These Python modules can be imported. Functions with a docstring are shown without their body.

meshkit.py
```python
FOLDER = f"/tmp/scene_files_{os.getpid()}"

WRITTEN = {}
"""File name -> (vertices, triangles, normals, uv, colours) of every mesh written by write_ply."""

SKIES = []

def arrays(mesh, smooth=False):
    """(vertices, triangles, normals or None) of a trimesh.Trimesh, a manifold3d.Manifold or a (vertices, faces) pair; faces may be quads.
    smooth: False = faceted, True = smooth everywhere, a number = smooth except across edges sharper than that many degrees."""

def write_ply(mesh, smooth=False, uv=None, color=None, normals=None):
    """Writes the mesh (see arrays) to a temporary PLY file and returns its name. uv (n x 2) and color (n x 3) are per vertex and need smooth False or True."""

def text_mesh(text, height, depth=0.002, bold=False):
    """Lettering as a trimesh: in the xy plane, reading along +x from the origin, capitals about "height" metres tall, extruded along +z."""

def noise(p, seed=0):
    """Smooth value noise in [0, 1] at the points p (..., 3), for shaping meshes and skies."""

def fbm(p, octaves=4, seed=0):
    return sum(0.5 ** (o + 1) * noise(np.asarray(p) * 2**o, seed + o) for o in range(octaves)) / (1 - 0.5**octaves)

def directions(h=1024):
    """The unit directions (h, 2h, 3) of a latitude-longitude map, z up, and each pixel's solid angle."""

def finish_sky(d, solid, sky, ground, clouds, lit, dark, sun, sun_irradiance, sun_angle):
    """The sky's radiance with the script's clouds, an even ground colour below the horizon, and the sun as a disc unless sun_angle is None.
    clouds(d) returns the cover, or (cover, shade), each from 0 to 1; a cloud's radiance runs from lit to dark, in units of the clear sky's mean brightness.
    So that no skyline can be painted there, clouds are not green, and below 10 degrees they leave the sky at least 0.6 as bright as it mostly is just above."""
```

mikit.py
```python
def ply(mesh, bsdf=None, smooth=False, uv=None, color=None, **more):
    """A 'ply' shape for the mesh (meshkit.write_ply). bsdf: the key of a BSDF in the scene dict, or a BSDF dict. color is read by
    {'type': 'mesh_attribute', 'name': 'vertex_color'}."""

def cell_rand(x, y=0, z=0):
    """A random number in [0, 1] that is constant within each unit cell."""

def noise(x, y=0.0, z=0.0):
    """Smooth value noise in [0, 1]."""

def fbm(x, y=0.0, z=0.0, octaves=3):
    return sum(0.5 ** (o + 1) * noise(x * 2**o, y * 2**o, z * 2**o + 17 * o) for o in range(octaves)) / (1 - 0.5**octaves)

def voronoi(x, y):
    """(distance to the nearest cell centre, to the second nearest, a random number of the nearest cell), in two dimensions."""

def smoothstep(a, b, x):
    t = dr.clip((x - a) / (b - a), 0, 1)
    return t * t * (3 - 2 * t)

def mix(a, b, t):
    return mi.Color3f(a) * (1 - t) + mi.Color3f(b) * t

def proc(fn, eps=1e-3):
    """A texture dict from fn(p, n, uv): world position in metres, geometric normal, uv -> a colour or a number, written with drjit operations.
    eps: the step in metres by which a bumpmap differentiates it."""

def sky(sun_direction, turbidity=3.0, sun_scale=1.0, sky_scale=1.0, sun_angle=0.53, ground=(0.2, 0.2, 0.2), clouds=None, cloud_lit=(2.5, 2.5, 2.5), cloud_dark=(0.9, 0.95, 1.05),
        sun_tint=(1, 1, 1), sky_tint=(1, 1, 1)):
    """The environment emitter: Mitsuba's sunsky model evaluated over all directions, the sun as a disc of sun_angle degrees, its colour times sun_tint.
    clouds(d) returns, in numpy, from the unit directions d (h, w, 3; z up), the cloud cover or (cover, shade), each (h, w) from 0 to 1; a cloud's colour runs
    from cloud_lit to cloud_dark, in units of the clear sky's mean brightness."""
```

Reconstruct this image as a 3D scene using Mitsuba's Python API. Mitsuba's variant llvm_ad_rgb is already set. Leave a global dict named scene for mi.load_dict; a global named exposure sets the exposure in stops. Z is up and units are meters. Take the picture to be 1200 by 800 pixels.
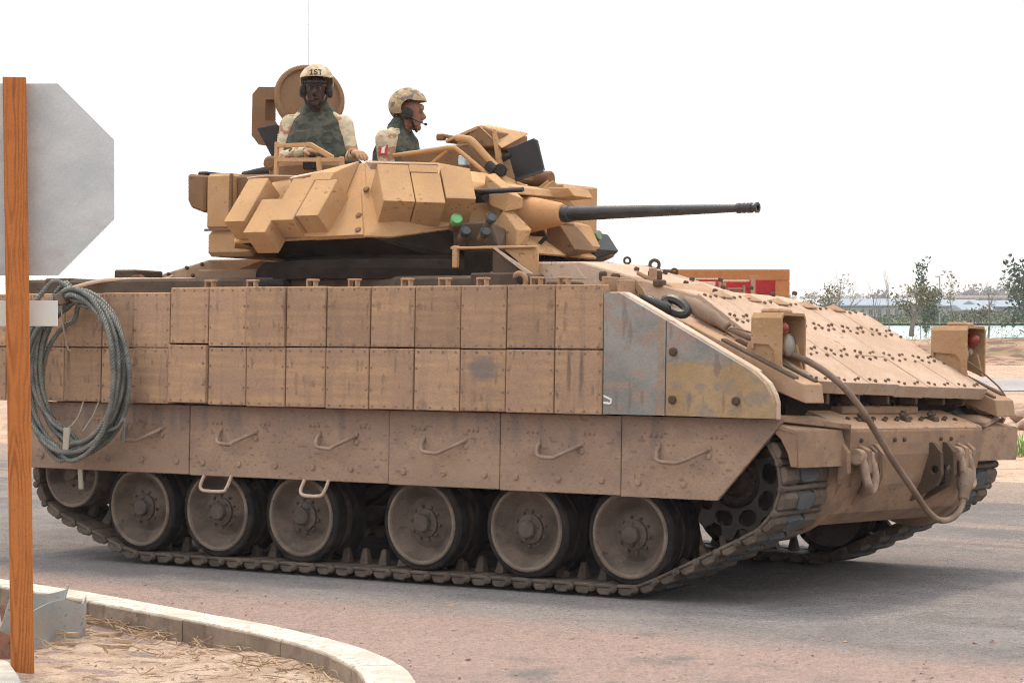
import math, random
import numpy as np, trimesh, mitsuba as mi, drjit as dr
import mikit, meshkit
from mikit import noise, fbm, voronoi, cell_rand, smoothstep, mix, proc
import manifold3d as m3
from shapely.geometry import Polygon, Point
from scipy.spatial import ConvexHull
random.seed(7); rng = np.random.default_rng(7)
T = mi.ScalarTransform4f
scene, labels = {'type': 'scene'}, {}

# ------------------------------------------------------------------ camera, sky, exposure
CAM = np.array([8.3843, -15.0039, 1.7542]); FWD = np.array([-0.563058, 0.826308, -0.013439])
scene['camera'] = {'type': 'perspective', 'fov': 21.737, 'fov_axis': 'x', 'near_clip': 0.1, 'far_clip': 9000.0,
                   'to_world': T().look_at(origin=CAM.tolist(), target=(CAM + FWD).tolist(), up=[0, 0, 1])}
SUN = (-0.30, 0.24, 1.0)
def overcast(d): return np.ones(d.shape[:2]), 1 - np.clip(d[..., 2], 0, 1)
scene['sky'] = mikit.sky(SUN, turbidity=4, sun_scale=0.30, sun_angle=10, clouds=overcast, cloud_lit=(3.35, 3.35, 3.37), cloud_dark=(1.68, 1.68, 1.70),
                         ground=(.28, .22, .17), sun_tint=(1.0, .95, .86))
exposure = 2.3

# ------------------------------------------------------------------ scene entries
def num(k):
    if k not in scene and not any(x.startswith(k + '__') for x in scene) and k not in labels: return k
    i = 1
    while f'{k}_{i:03d}' in scene or f'{k}_{i:03d}' in labels: i += 1
    return f'{k}_{i:03d}'
_cnt = {}
def nm(k):
    c = _cnt.get(k, 0); _cnt[k] = c + 1
    return k if c == 0 else f'{k}_{c:03d}'
RHW = np.array([[.999997575, .0000698148, -.0022010473], [0, .999497335, .0317029464], [.0022021543, -.0317028696, .999494912]])
MH = np.eye(4); MH[:3, :3] = RHW; MH[:3, 3] = [.0001427, -.001378, -.062726]      # hull frame -> world: the hull leans 1.8 degrees on its suspension
MT = np.eye(4)
def put(k, mesh, mat, smooth=False, M=None, **kw):
    key = nm(k)
    if M is not None:
        mesh = mesh.copy(); mesh.apply_transform(M)
    scene[key] = mikit.ply(mesh, mat, smooth, **kw)
    if key.rsplit('__', 1)[-1].rstrip('0123456789_') in ('bolts', 'studs', 'hub_bolts', 'rear_deck_bolts', 'deck_studs', 'mounts'): labels[key] = {'kind': 'stuff'}
    return key
def lab(k, label=None, cat=None, group=None, kind=None):
    d = labels.setdefault(k, {})
    for a, b in (('label', label), ('category', cat), ('group', group), ('kind', kind)):
        if b: d[a] = b
    return k

# ------------------------------------------------------------------ mesh helpers
OCT = np.array([[1, 0, 0], [-1, 0, 0], [0, 1, 0], [0, -1, 0], [0, 0, 1], [0, 0, -1.]])
def hullb(pts, r=.004):
    pts = np.asarray(pts, float)
    return trimesh.convex.convex_hull((pts[:, None] + r * OCT[None]).reshape(-1, 3))
def bx(x0, x1, y0, y1, z0, z1, r=.004):
    r = min(r, abs(x1 - x0) / 2.2, abs(y1 - y0) / 2.2, abs(z1 - z0) / 2.2)
    xs, ys, zs = sorted((x0, x1)), sorted((y0, y1)), sorted((z0, z1))
    return hullb([[a, b, c] for a in (xs[0] + r, xs[1] - r) for b in (ys[0] + r, ys[1] - r) for c in (zs[0] + r, zs[1] - r)], r)
def cat(l): return trimesh.util.concatenate([x for x in l])
def prism(poly, axis, a0, a1):
    """Extrude a 2D polygon along an axis: axis 'y' takes (x, z), 'z' takes (x, y), 'x' takes (y, z)."""
    p = poly if isinstance(poly, Polygon) else Polygon(poly)
    m = trimesh.creation.extrude_polygon(p, abs(a1 - a0), engine='earcut'); v = m.vertices.copy(); v[:, 2] += min(a0, a1)
    if axis == 'z': w = v
    elif axis == 'y': w = np.stack([v[:, 0], v[:, 2], v[:, 1]], 1)
    else: w = np.stack([v[:, 2], v[:, 0], v[:, 1]], 1)
    f = m.faces[:, ::-1] if axis == 'y' else m.faces
    return trimesh.Trimesh(w, f, process=False)
def spline(pts, n=8, closed=False):
    p = np.asarray(pts, float)
    q = np.vstack([p[-1:], p, p[:2]]) if closed else np.vstack([2 * p[:1] - p[1:2], p, 2 * p[-1:] - p[-2:-1]])
    out = []
    for i in range(1, len(q) - 2):
        a, b, c, d = q[i - 1:i + 3]
        for t in np.arange(n) / n:
            out.append(.5 * (2 * b + (c - a) * t + (2 * a - 5 * b + 4 * c - d) * t * t + (3 * b - a - 3 * c + d) * t ** 3))
    if not closed: out.append(p[-1])
    return np.array(out)
def frames(p, closed=False):
    t = (np.roll(p, -1, 0) - np.roll(p, 1, 0)) if closed else np.gradient(p, axis=0)
    t /= np.linalg.norm(t, axis=1, keepdims=True) + 1e-12
    a = np.cross(t[0], [0, 0, 1.] if abs(t[0][2]) < .9 else [1., 0, 0]); A = []
    for i in range(len(p)):
        a = a - t[i] * (a @ t[i]); a /= np.linalg.norm(a) + 1e-12; A.append(a)
    A = np.array(A)
    return t, A, np.cross(t, A)
def tube(pts, r, sides=8, closed=False, flat=1.0):
    p = np.asarray(pts, float); t, A, B = frames(p, closed)
    rr = np.broadcast_to(np.asarray(r, float), (len(p),))
    ang = np.arange(sides) * 2 * np.pi / sides
    v = p[:, None] + rr[:, None, None] * (np.cos(ang)[None, :, None] * A[:, None] + flat * np.sin(ang)[None, :, None] * B[:, None])
    n = len(p); m = n if closed else n - 1
    i, j = np.meshgrid(np.arange(m), np.arange(sides), indexing='ij'); i2 = (i + 1) % n; j2 = (j + 1) % sides
    q = np.stack([i * sides + j, i * sides + j2, i2 * sides + j2, i2 * sides + j], -1).reshape(-1, 4)
    f = np.vstack([q[:, [0, 2, 1]], q[:, [0, 3, 2]]]); v = v.reshape(-1, 3)
    if not closed:
        c0, c1 = len(v), len(v) + 1
        v = np.vstack([v, p[0], p[-1]])
        k = np.arange(sides); k2 = (k + 1) % sides
        f = np.vstack([f, np.stack([k, k2, k * 0 + c0], 1), np.stack([(n - 1) * sides + k2, (n - 1) * sides + k, k * 0 + c1], 1)])
    m = trimesh.Trimesh(v, f[:, ::-1], process=False)
    return m
def basis(d):
    d = np.asarray(d, float); d = d / np.linalg.norm(d)
    a = np.cross(d, [0, 0, 1.] if abs(d[2]) < .9 else [1., 0, 0]); a /= np.linalg.norm(a)
    return np.stack([a, np.cross(d, a), d], 1)
def lathe(prof, origin=(0, 0, 0), axis=(0, 0, 1), n=24):
    """prof: (radius, height) pairs along the axis."""
    prof = np.asarray(prof, float); ang = np.arange(n) * 2 * np.pi / n
    v = np.stack([prof[:, :1] * np.cos(ang), prof[:, :1] * np.sin(ang), np.repeat(prof[:, 1:], n, 1)], -1).reshape(-1, 3)
    m = len(prof) - 1; i, j = np.meshgrid(np.arange(m), np.arange(n), indexing='ij'); j2 = (j + 1) % n
    q = np.stack([i * n + j, i * n + j2, (i + 1) * n + j2, (i + 1) * n + j], -1).reshape(-1, 4)
    f = np.vstack([q[:, [0, 1, 2]], q[:, [0, 2, 3]]])
    v = v @ basis(axis).T + np.asarray(origin, float)
    mm = trimesh.Trimesh(v, f, process=False)
    mm.update_faces(mm.area_faces > 1e-12)
    if mm.volume < 0: mm.invert()
    return mm
def cyl(p0, p1, r0, r1=None, n=16, c=.15):
    r1 = r0 if r1 is None else r1
    p0, p1 = np.asarray(p0, float), np.asarray(p1, float); h = np.linalg.norm(p1 - p0); b = c * min(r0, r1, h)
    return lathe([(0, 0), (r0 - b, 0), (r0, b), (r1, h - b), (r1 - b, h), (0, h)], p0, p1 - p0, n)
def bolt(p, nrm, r=.016, h=.010, n=6):
    p = np.asarray(p, float); nrm = np.asarray(nrm, float) / np.linalg.norm(nrm)
    return lathe([(r, -.004), (r, h * .7), (r * .7, h), (0, h)], p, nrm, n)
def block(O, eu, ev, n, u0, u1, v0, v1, d, r=.006, sink=0.0):
    O, eu, ev, n = (np.asarray(x, float) for x in (O, eu, ev, n)); pts = []
    for u in (u0 + r, u1 - r):
        for v in (v0 + r, v1 - r):
            for w in (sink - r, sink - d): pts.append(O + eu * u + ev * v + n * w)
    return hullb(pts, r)
def manifold(m):
    m = trimesh.Trimesh(m.vertices, m.faces, process=True); m.merge_vertices(); m.update_faces(m.nondegenerate_faces())
    return m3.Manifold(m3.Mesh(np.asarray(m.vertices, np.float32), np.asarray(m.faces, np.uint32)))
def body(bones, edge=.02, it=8):
    """One continuous skin round bones: each bone is a list of (point, radius) balls whose hull is taken."""
    parts = []
    for b in bones:
        pts = []
        for (p, r) in b:
            s = trimesh.creation.icosphere(2, r if np.isscalar(r) else 1.0)
            if not np.isscalar(r): s.vertices *= np.asarray(r)
            pts.append(s.vertices + np.asarray(p, float))
        parts.append(m3.Manifold.hull_points(np.vstack(pts)))
    u = m3.Manifold.batch_boolean(parts, m3.OpType.Add).refine_to_length(edge).to_mesh()
    m = trimesh.Trimesh(u.vert_properties[:, :3], u.tri_verts, process=True)
    trimesh.smoothing.filter_taubin(m, iterations=it)
    return m

# ------------------------------------------------------------------ materials
def grain(p, s=220.): return noise(p.x * s, p.y * s, p.z * s)
def mat(name, fn, rough=.8, spec=.25, bump=None, bscale=.002, eps=1e-3, **kw):
    b = {'type': 'principled', 'base_color': proc(fn) if callable(fn) else {'type': 'rgb', 'value': list(fn)}, 'roughness': rough if not callable(rough) else proc(rough), 'specular': spec, **kw}
    if bump is not None: b = {'type': 'bumpmap', 'tex': proc(bump, eps), 'scale': bscale, 'bsdf': b}
    scene[name] = {'type': 'twosided', 'bsdf': b}
    return name
def paint(c0, c1, dust, amt=.5, s=2.2, gr=.10, streak=0.0, k=1.0):
    c0, c1, dust = (tuple(k * x for x in c) for c in (c0, c1, dust))
    """Sun-bleached paint: two tones in soft patches, settled dust, faint vertical runs and a fine speckle."""
    def fn(p, n, uv):
        a = fbm(p.x * s, p.y * s, p.z * s, 4)
        b = fbm(p.x * 9 + 31, p.y * 9, p.z * 9 - 7, 4)
        c = mix(c0, c1, smoothstep(.3, .7, a))
        c = mix(c, dust, smoothstep(.42, .72, b) * amt)
        if streak > 0:
            r = fbm(p.x * 28 + p.y * 28, p.z * 1.6, 0, 3)
            c = mix(c, mi.Color3f(c0) * .55, smoothstep(.60, .80, r) * streak)
        ch = noise(p.x * 38, p.y * 38, p.z * 38) * .65 + noise(p.x * 95, p.y * 95, p.z * 95) * .35
        c = mix(c, mi.Color3f(c0) * mi.Color3f(.50, .46, .44), smoothstep(.70, .80, ch) * smoothstep(.40, .62, a) * .75)
        c = mix(c, mi.Color3f(dust) * 1.18, smoothstep(.30, .22, ch) * .35)
        return c * (1 - 1.6 * gr + 2 * gr * grain(p) + 1.2 * gr * noise(p.x * 90, p.y * 90, p.z * 90))
    return fn
def bump_paint(p, n, uv): return fbm(p.x * 60, p.y * 60, p.z * 60, 3)
mat('mat_turret', paint((.485, .283, .132), (.555, .338, .168), (.43, .272, .16), .5, 2.6, .09, .0, k=0.86), .72, .3, bump_paint, .0012)
mat('mat_turret_dark', paint((.30, .165, .085), (.36, .21, .11), (.28, .18, .11), .5, 3, k=0.62), .75)
mat('mat_hull', paint((.40, .25, .155), (.47, .295, .185), (.50, .34, .245), .6, 2.4, .10, .0, k=0.78), .8, .25, bump_paint, .0012)
mat('mat_guard', paint((.33, .20, .105), (.38, .235, .13), (.40, .27, .18), .5, 4, .12), .8, .2, bump_paint, .0012)
mat('mat_hull_dark', paint((.13, .088, .06), (.17, .115, .08), (.20, .145, .105), .5, 4, k=0.55), .85)
mat('mat_roof', paint((.075, .055, .04), (.11, .08, .06), (.05, .04, .03), .7, 5), .9)
mat('mat_under_shade', paint((.032, .024, .019), (.045, .034, .027), (.07, .05, .038), .5, 4, k=0.5), .9, .1)  # near-black: deep shade of undersides and recesses put into the colour
mat('mat_bolt', paint((.24, .155, .105), (.30, .20, .135), (.15, .105, .08), .6, 9, k=0.7), .8)
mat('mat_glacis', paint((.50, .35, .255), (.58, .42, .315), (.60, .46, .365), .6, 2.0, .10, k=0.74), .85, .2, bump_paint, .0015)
mat('mat_nose', paint((.40, .255, .165), (.47, .305, .20), (.30, .205, .155), .75, 3.4, .14, .12, k=0.66), .82, .2, bump_paint, .0015)
def f_skirt(p, n, uv):
    a = fbm(p.x * 2.0, p.y * 2, p.z * 5, 4); b = fbm(p.x * 11, p.y * 5, p.z * 11, 4)
    c = mix((.315, .218, .160), (.385, .265, .19), smoothstep(.3, .7, a))
    c = mix(c, (.27, .20, .165), smoothstep(.45, .75, b) * .6)
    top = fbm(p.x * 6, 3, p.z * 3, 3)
    c = mix(c, (.22, .155, .125), smoothstep(.86, 1.06, p.z + .14 * (top - .5)) * .65)           # darker band along the top of the skirt
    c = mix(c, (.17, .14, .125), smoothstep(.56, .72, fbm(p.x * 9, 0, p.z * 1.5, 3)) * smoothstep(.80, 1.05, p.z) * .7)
    ch = noise(p.x * 45, p.y * 45, p.z * 45)
    c = mix(c, (.15, .10, .075), smoothstep(.76, .86, ch) * .5)
    return c * (.88 * (.76 + .26 * grain(p) + .22 * noise(p.x * 95, p.y * 95, p.z * 95)))
mat('mat_skirt', f_skirt, .85, .2, bump_paint, .0012)
mat('mat_skirt_light', paint((.25, .175, .135), (.32, .23, .175), (.2, .14, .11), .5, 12), .7)
def tile_fn(tone):
    def fn(p, n, uv):
        s = fbm(p.x * 2.2 + tone * 17, p.y * 3, p.z * 34, 4); b = fbm(p.x * 4 + 5 * tone, p.y * 4, p.z * 4, 4)
        c = mix((.405, .262, .172), (.50, .322, .192), smoothstep(.30, .75, s))
        c = mix(c, (.375, .245, .175), smoothstep(.40, .72, b) * .75)
        e = fbm(p.x * 30, p.y * 30, p.z * 8, 3)
        c = mix(c, (.20, .14, .105), smoothstep(.63, .80, e) * .6)
        dx = (p.x + .97) / .13; dz = (p.z - 1.37) / .085                                              # old bluish smear
        c = mix(c, (.20, .185, .18), smoothstep(1.1, .5, dr.sqrt(dx * dx + dz * dz) + .7 * (b - .5) + .5 * (s - .5)) * .8)
        w = .010 + .012 * noise(p.z * 9, 3)
        for x0, lo in ((-.34, .14), (-.25, .10), (-4.46, .2)):                                        # dark runs from the joints
            c = mix(c, (.13, .10, .085), smoothstep(1.6, .3, dr.abs(p.x - x0 - .02 * (noise(p.z * 6, x0) - .5)) / w) * smoothstep(1.0 + lo, 1.25 + lo, p.z) * smoothstep(1.53, 1.44, p.z) * .75)
        v_ = fbm(p.x * 34 + tone * 5, p.z * 2.5, 2, 3)
        c = mix(c, (.27, .19, .14), smoothstep(.54, .74, v_) * .32)
        return c * (tone * .85 * (.74 + .28 * grain(p) + .22 * noise(p.x * 95, p.y * 95, p.z * 95)))
    return fn
for i, t in enumerate((.86, .94, 1.0, 1.06, 1.12)): mat(f'mat_tile_{i}', tile_fn(t), .85, .2, lambda p, n, uv: fbm(p.x * 6, p.y * 20, p.z * 90, 3), .0018)
def f_steel(p, n, uv):
    a = fbm(p.x * 5, p.y * 5, p.z * 5, 4); b = fbm(p.x * 14 + 4, 2, p.z * 14, 4)
    st = mix((.225, .22, .205), (.305, .295, .275), smoothstep(.35, .65, a))
    st = mix(st, (.34, .235, .19), smoothstep(.45, .7, b) * .7)
    mu = mix((.36, .24, .125), (.41, .285, .165), smoothstep(.35, .7, a)); mu = mix(mu, (.27, .215, .17), smoothstep(.45, .70, b) * .8)
    band = smoothstep(.335, .345, p.x) * smoothstep(1.435, 1.41, p.z + .03 * (b - .5))
    c = mix(st, mu, band)
    c = mix(c, (.33, .22, .13), smoothstep(.04, .01, dr.abs(p.x - .30)) * .5)
    ch = fbm(p.x * 22, p.y * 22, p.z * 5, 3); c = mix(c, (.15, .12, .10), smoothstep(.62, .78, ch) * .5)
    return c * (.86 * (.76 + .26 * grain(p) + .22 * noise(p.x * 95, p.y * 95, p.z * 95)))
mat('mat_steel_panel', f_steel, .65, .35, bump_paint, .001)
mat('mat_edge', paint((.60, .45, .34), (.68, .53, .42), (.55, .40, .30), .4, 5, k=0.8), .8)
mat('mat_black', (.016, .016, .018), .45, .4)
mat('mat_black_matt', paint((.022, .022, .024), (.032, .03, .03), (.05, .045, .04), .3, 6), .75, .2)
mat('mat_gun', paint((.018, .018, .02), (.03, .03, .032), (.05, .045, .04), .25, 8), .42, .5)
mat('mat_cone', paint((.44, .235, .105), (.50, .28, .135), (.40, .24, .13), .5, 3), .75)
mat('mat_rubber', paint((.030, .029, .029), (.045, .042, .04), (.11, .085, .068), .45, 7, k=0.45), .85, .15)
mat('mat_wheel', paint((.135, .104, .083), (.18, .138, .11), (.075, .06, .05), .8, 7, .2, k=0.8), .85, .2)
mat('mat_wheel_edge', paint((.21, .165, .13), (.26, .205, .16), (.15, .115, .09), .7, 9, .2, k=0.78), .85, .2)
mat('mat_sprocket_shade', paint((.06, .048, .04), (.085, .066, .055), (.13, .10, .08), .5, 8, .2, k=0.2), .7, .3)  # darkened so the colour carries the shade round the sprocket
mat('mat_wheel_hub', paint((.075, .06, .05), (.11, .085, .07), (.16, .125, .10), .4, 14, k=0.85), .7, .3)
mat('mat_track', paint((.095, .075, .060), (.15, .115, .09), (.22, .165, .125), .6, 9, .2, k=0.8), .65, .4, metallic=.3)
mat('mat_pad', paint((.055, .066, .075), (.08, .09, .098), (.13, .11, .095), .45, 9), .7, .3)
mat('mat_cap_slate', paint((.05, .06, .068), (.075, .088, .095), (.10, .10, .09), .4, 20), .5, .4)
mat('mat_green_cap', (.15, .40, .16), .45, .4)
mat('mat_green_dull', (.10, .20, .11), .5, .4)
mat('mat_lens_red', (.22, .026, .012), .3, .5)
mat('mat_lens_clear', (.24, .22, .20), .15, .6)
mat('mat_periscope_sky', (.45, .66, .80), .08, .8)  # sky reflection painted in as a light blue base colour
mat('mat_cable_coil', paint((.16, .175, .165), (.26, .28, .26), (.33, .28, .23), .35, 12, .2, k=0.75), .55, .4, metallic=.25)
mat('mat_cable', paint((.22, .15, .11), (.30, .215, .16), (.36, .26, .19), .4, 7, k=0.8), .7)
mat('mat_strap', (.36, .32, .26), .85, .1)
mat('mat_shackle', paint((.26, .18, .13), (.40, .28, .2), (.14, .10, .085), .6, 14), .6, .4)
def f_wood(p, n, uv):
    h = (p.x + .714 + .010 * (p.z - 1.4)) * .826 + (p.y + 5.847) * .563; d = (p.y + 5.847) * .826 - (p.x + .714) * .563
    q = p.z * .85; tri = dr.abs(q - dr.floor(q) - .5)
    v = dr.sqrt(h * h + .0003) + .30 * d + .060 * tri + .050 * noise(p.z * 2.1, h * 8) + .006 * noise(p.z * 14, h * 60)
    g = .5 + .5 * dr.sin(v * 430)
    c = mix((.42, .145, .036), (.26, .075, .018), smoothstep(.30, .95, g) * (.15 + .75 * noise(p.z * 4, h * 45)))
    fine = noise(p.x * 260, p.y * 260, p.z * 9)
    c = mix(c, (.20, .06, .018), smoothstep(.62, .9, fine) * .5)
    for z0, y0 in ((1.07, -5.86), (2.62, -5.85), (.35, -5.82), (1.86, -5.86)):
        d = dr.sqrt(dr.square((p.z - z0) / .018) + dr.square((p.x + .72 + .02 * z0) / .012))
        c = mix(c, (.12, .035, .012), smoothstep(1.1, .5, d))
    return c * (.86 + .28 * grain(p, 240))
mat('mat_wood', f_wood, .7, .3, lambda p, n, uv: fbm(p.x * 60, p.y * 60, p.z * 2, 3), .002)
def f_alu(p, n, uv):
    a = fbm(p.x * 6, p.y * 6, p.z * 6, 4); b = fbm(p.x * 25, p.y * 25, p.z * 25, 3)
    c = mix((.44, .48, .49), (.53, .56, .57), smoothstep(.3, .7, a))
    c = mix(c, (.40, .40, .41), smoothstep(2.25, 2.0, p.z + .2 * (b - .5)) * smoothstep(.4, .7, a) * .8)
    return c * (.92 + .16 * grain(p, 160))
mat('mat_sign_back', f_alu, .5, .4, metallic=.25)
mat('mat_sign_plate', (.62, .65, .62), .6, .3)
mat('mat_galv', paint((.30, .315, .305), (.41, .42, .405), (.38, .31, .26), .6, 6, k=0.9), .55, .4, metallic=.2)
mat('mat_rust', paint((.10, .045, .03), (.16, .07, .045), (.2, .13, .1), .5, 9), .8)
mat('mat_kerb', paint((.30, .235, .18), (.38, .30, .235), (.22, .165, .13), .7, 5, .16, .6, k=0.8), .9, .15, lambda p, n, uv: fbm(p.x * 40, p.y * 40, p.z * 40, 3), .006)
def f_white(p, n, uv):
    a = fbm(p.x * 7, p.y * 7, 0, 4); b = fbm(p.x * 40, p.y * 40, 0, 3)
    c = mix((.40, .375, .325), (.53, .505, .445), smoothstep(.3, .6, a))
    return mix(c, (.30, .245, .20), smoothstep(.55, .68, .6 * b + .4 * a) * .7) * (.76 + .30 * grain(p, 150))
mat('mat_kerb_white', f_white, .9, .15, lambda p, n, uv: fbm(p.x * 60, p.y * 60, 0, 3), .003)
mat('mat_concrete', paint((.32, .305, .275), (.42, .40, .36), (.28, .24, .2), .6, 6, .14), .9, .15, lambda p, n, uv: fbm(p.x * 50, p.y * 50, p.z * 50, 3), .004)
def f_road(p, n, uv):
    a = fbm(p.x * .55, p.y * .9, 0, 4); b = fbm(p.x * 3.1 + 9, p.y * 4.2, 0, 4); g = noise(p.x * 150, p.y * 150); h = noise(p.x * 48, p.y * 48, 3)
    c = mix((.165, .152, .150), (.228, .208, .204), smoothstep(.3, .7, .5 * a + .5 * b))
    k = smoothstep(-2.3, -3.1, p.y + .35 * (b - .5) + .25 * p.x * .3)                               # red dust drifted along the kerb
    c = mix(c, (.325, .235, .205), k * .85 * smoothstep(.2, .6, b + .15))
    far = smoothstep(5.5, 9.5, p.y + 3 * (a - .5))
    c = mix(c, (.36, .275, .225), far * .7)
    t = smoothstep(.52, .66, fbm(p.x * .5, p.y * 2.4 + .5 * p.x, 7, 3))
    c = mix(c, (.36, .27, .22), t * .45 * smoothstep(1.5, 3.5, p.y))
    w = dr.abs(p.y + 1.215 + .02 * noise(p.x * 2)); c = mix(c, (.115, .108, .104), smoothstep(.36, .22, w) * smoothstep(.35, .55, noise(p.x * 6.6, p.y * 3)) * .35)   # contact shadow along the near track, painted into the road colour
    sp = noise(p.x * 75, p.y * 75, 5)
    c = mix(c, (.07, .06, .055), smoothstep(.80, .90, sp) * .6)
    return c * (.76 * (.56 + .54 * g + .32 * h))
mat('mat_road', f_road, .92, .2, lambda p, n, uv: fbm(p.x * 90, p.y * 90, 0, 2), .004)
def f_dirt(p, n, uv):
    a = fbm(p.x * .35, p.y * .35, 0, 4); b = fbm(p.x * 3, p.y * 3, 1, 4); g = noise(p.x * 120, p.y * 120)
    c = mix((.40, .285, .215), (.52, .39, .305), smoothstep(.3, .7, a * .5 + b * .5))
    c = mix(c, (.28, .19, .14), smoothstep(.55, .75, fbm(p.x * 9, p.y * 9, 4, 3)) * .7)
    return c * (.85 * (.78 + .44 * g))
mat('mat_dirt', f_dirt, .95, .1, lambda p, n, uv: fbm(p.x * 25, p.y * 25, 0, 3), .02)
def f_soil(p, n, uv):
    b = fbm(p.x * 7, p.y * 7, 1, 4); g = noise(p.x * 170, p.y * 170); e = fbm(p.x * 24, p.y * 24, 4, 3)
    c = mix((.44, .325, .245), (.56, .44, .345), smoothstep(.3, .7, b))
    c = mix(c, (.20, .13, .10), smoothstep(.60, .74, e) * .75)
    return c * (.66 * (.70 + .60 * g))
mat('mat_soil', f_soil, .95, .1, lambda p, n, uv: fbm(p.x * 45, p.y * 45, 0, 3), .012)
mat('mat_straw', paint((.34, .235, .15), (.46, .34, .225), (.16, .10, .07), .6, 14), .9)
mat('mat_stone', paint((.30, .2, .15), (.40, .28, .22), (.18, .12, .1), .5, 20), .9)
def f_berm(p, n, uv):
    a = fbm(p.x * .5, p.y * .5, p.z * 2, 4); b = fbm(p.x * 3, p.y * 3, p.z * 5, 3)
    c = mix((.30, .20, .145), (.20, .145, .09), smoothstep(.4, .65, a))
    return mix(c, (.10, .07, .055), smoothstep(.42, .66, b) * .85)
mat('mat_far_asphalt', paint((.20, .20, .215), (.25, .245, .25), (.32, .24, .19), .6, .3), .9)
mat('mat_berm', f_berm, .95, .1)
mat('mat_dry_grass', paint((.26, .20, .10), (.34, .25, .14), (.20, .18, .08), .5, 1.5), .9)
scene['mat_water'] = {'type': 'principled', 'base_color': {'type': 'rgb', 'value': [.25, .38, .38]}, 'roughness': .12, 'specular': .6}
mat('mat_hedge', paint((.09, .12, .06), (.15, .17, .09), (.18, .15, .09), .4, .4), .9)
def leafmat(name, c0, c1):
    def fn(p, n, uv): return mix(c0, c1, fbm(p.x * 2.5, p.y * 2.5, p.z * 2.5, 3)) * (.7 + .6 * noise(p.x * 21, p.y * 21, p.z * 21))
    scene[name] = {'type': 'twosided', 'bsdf': {'type': 'principled', 'base_color': proc(fn), 'roughness': .7, 'specular': .2}}
leafmat('mat_leaf_dark', (.035, .055, .03), (.07, .095, .05)); leafmat('mat_leaf_brown', (.12, .085, .045), (.13, .14, .06))
leafmat('mat_leaf_green', (.06, .09, .04), (.11, .14, .06)); leafmat('mat_leaf_haze', (.05, .06, .055), (.08, .09, .08)); leafmat('mat_reed', (.13, .24, .05), (.26, .38, .11))
mat('mat_bark', paint((.14, .11, .09), (.2, .16, .13), (.1, .08, .07), .5, 3), .9)
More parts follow.
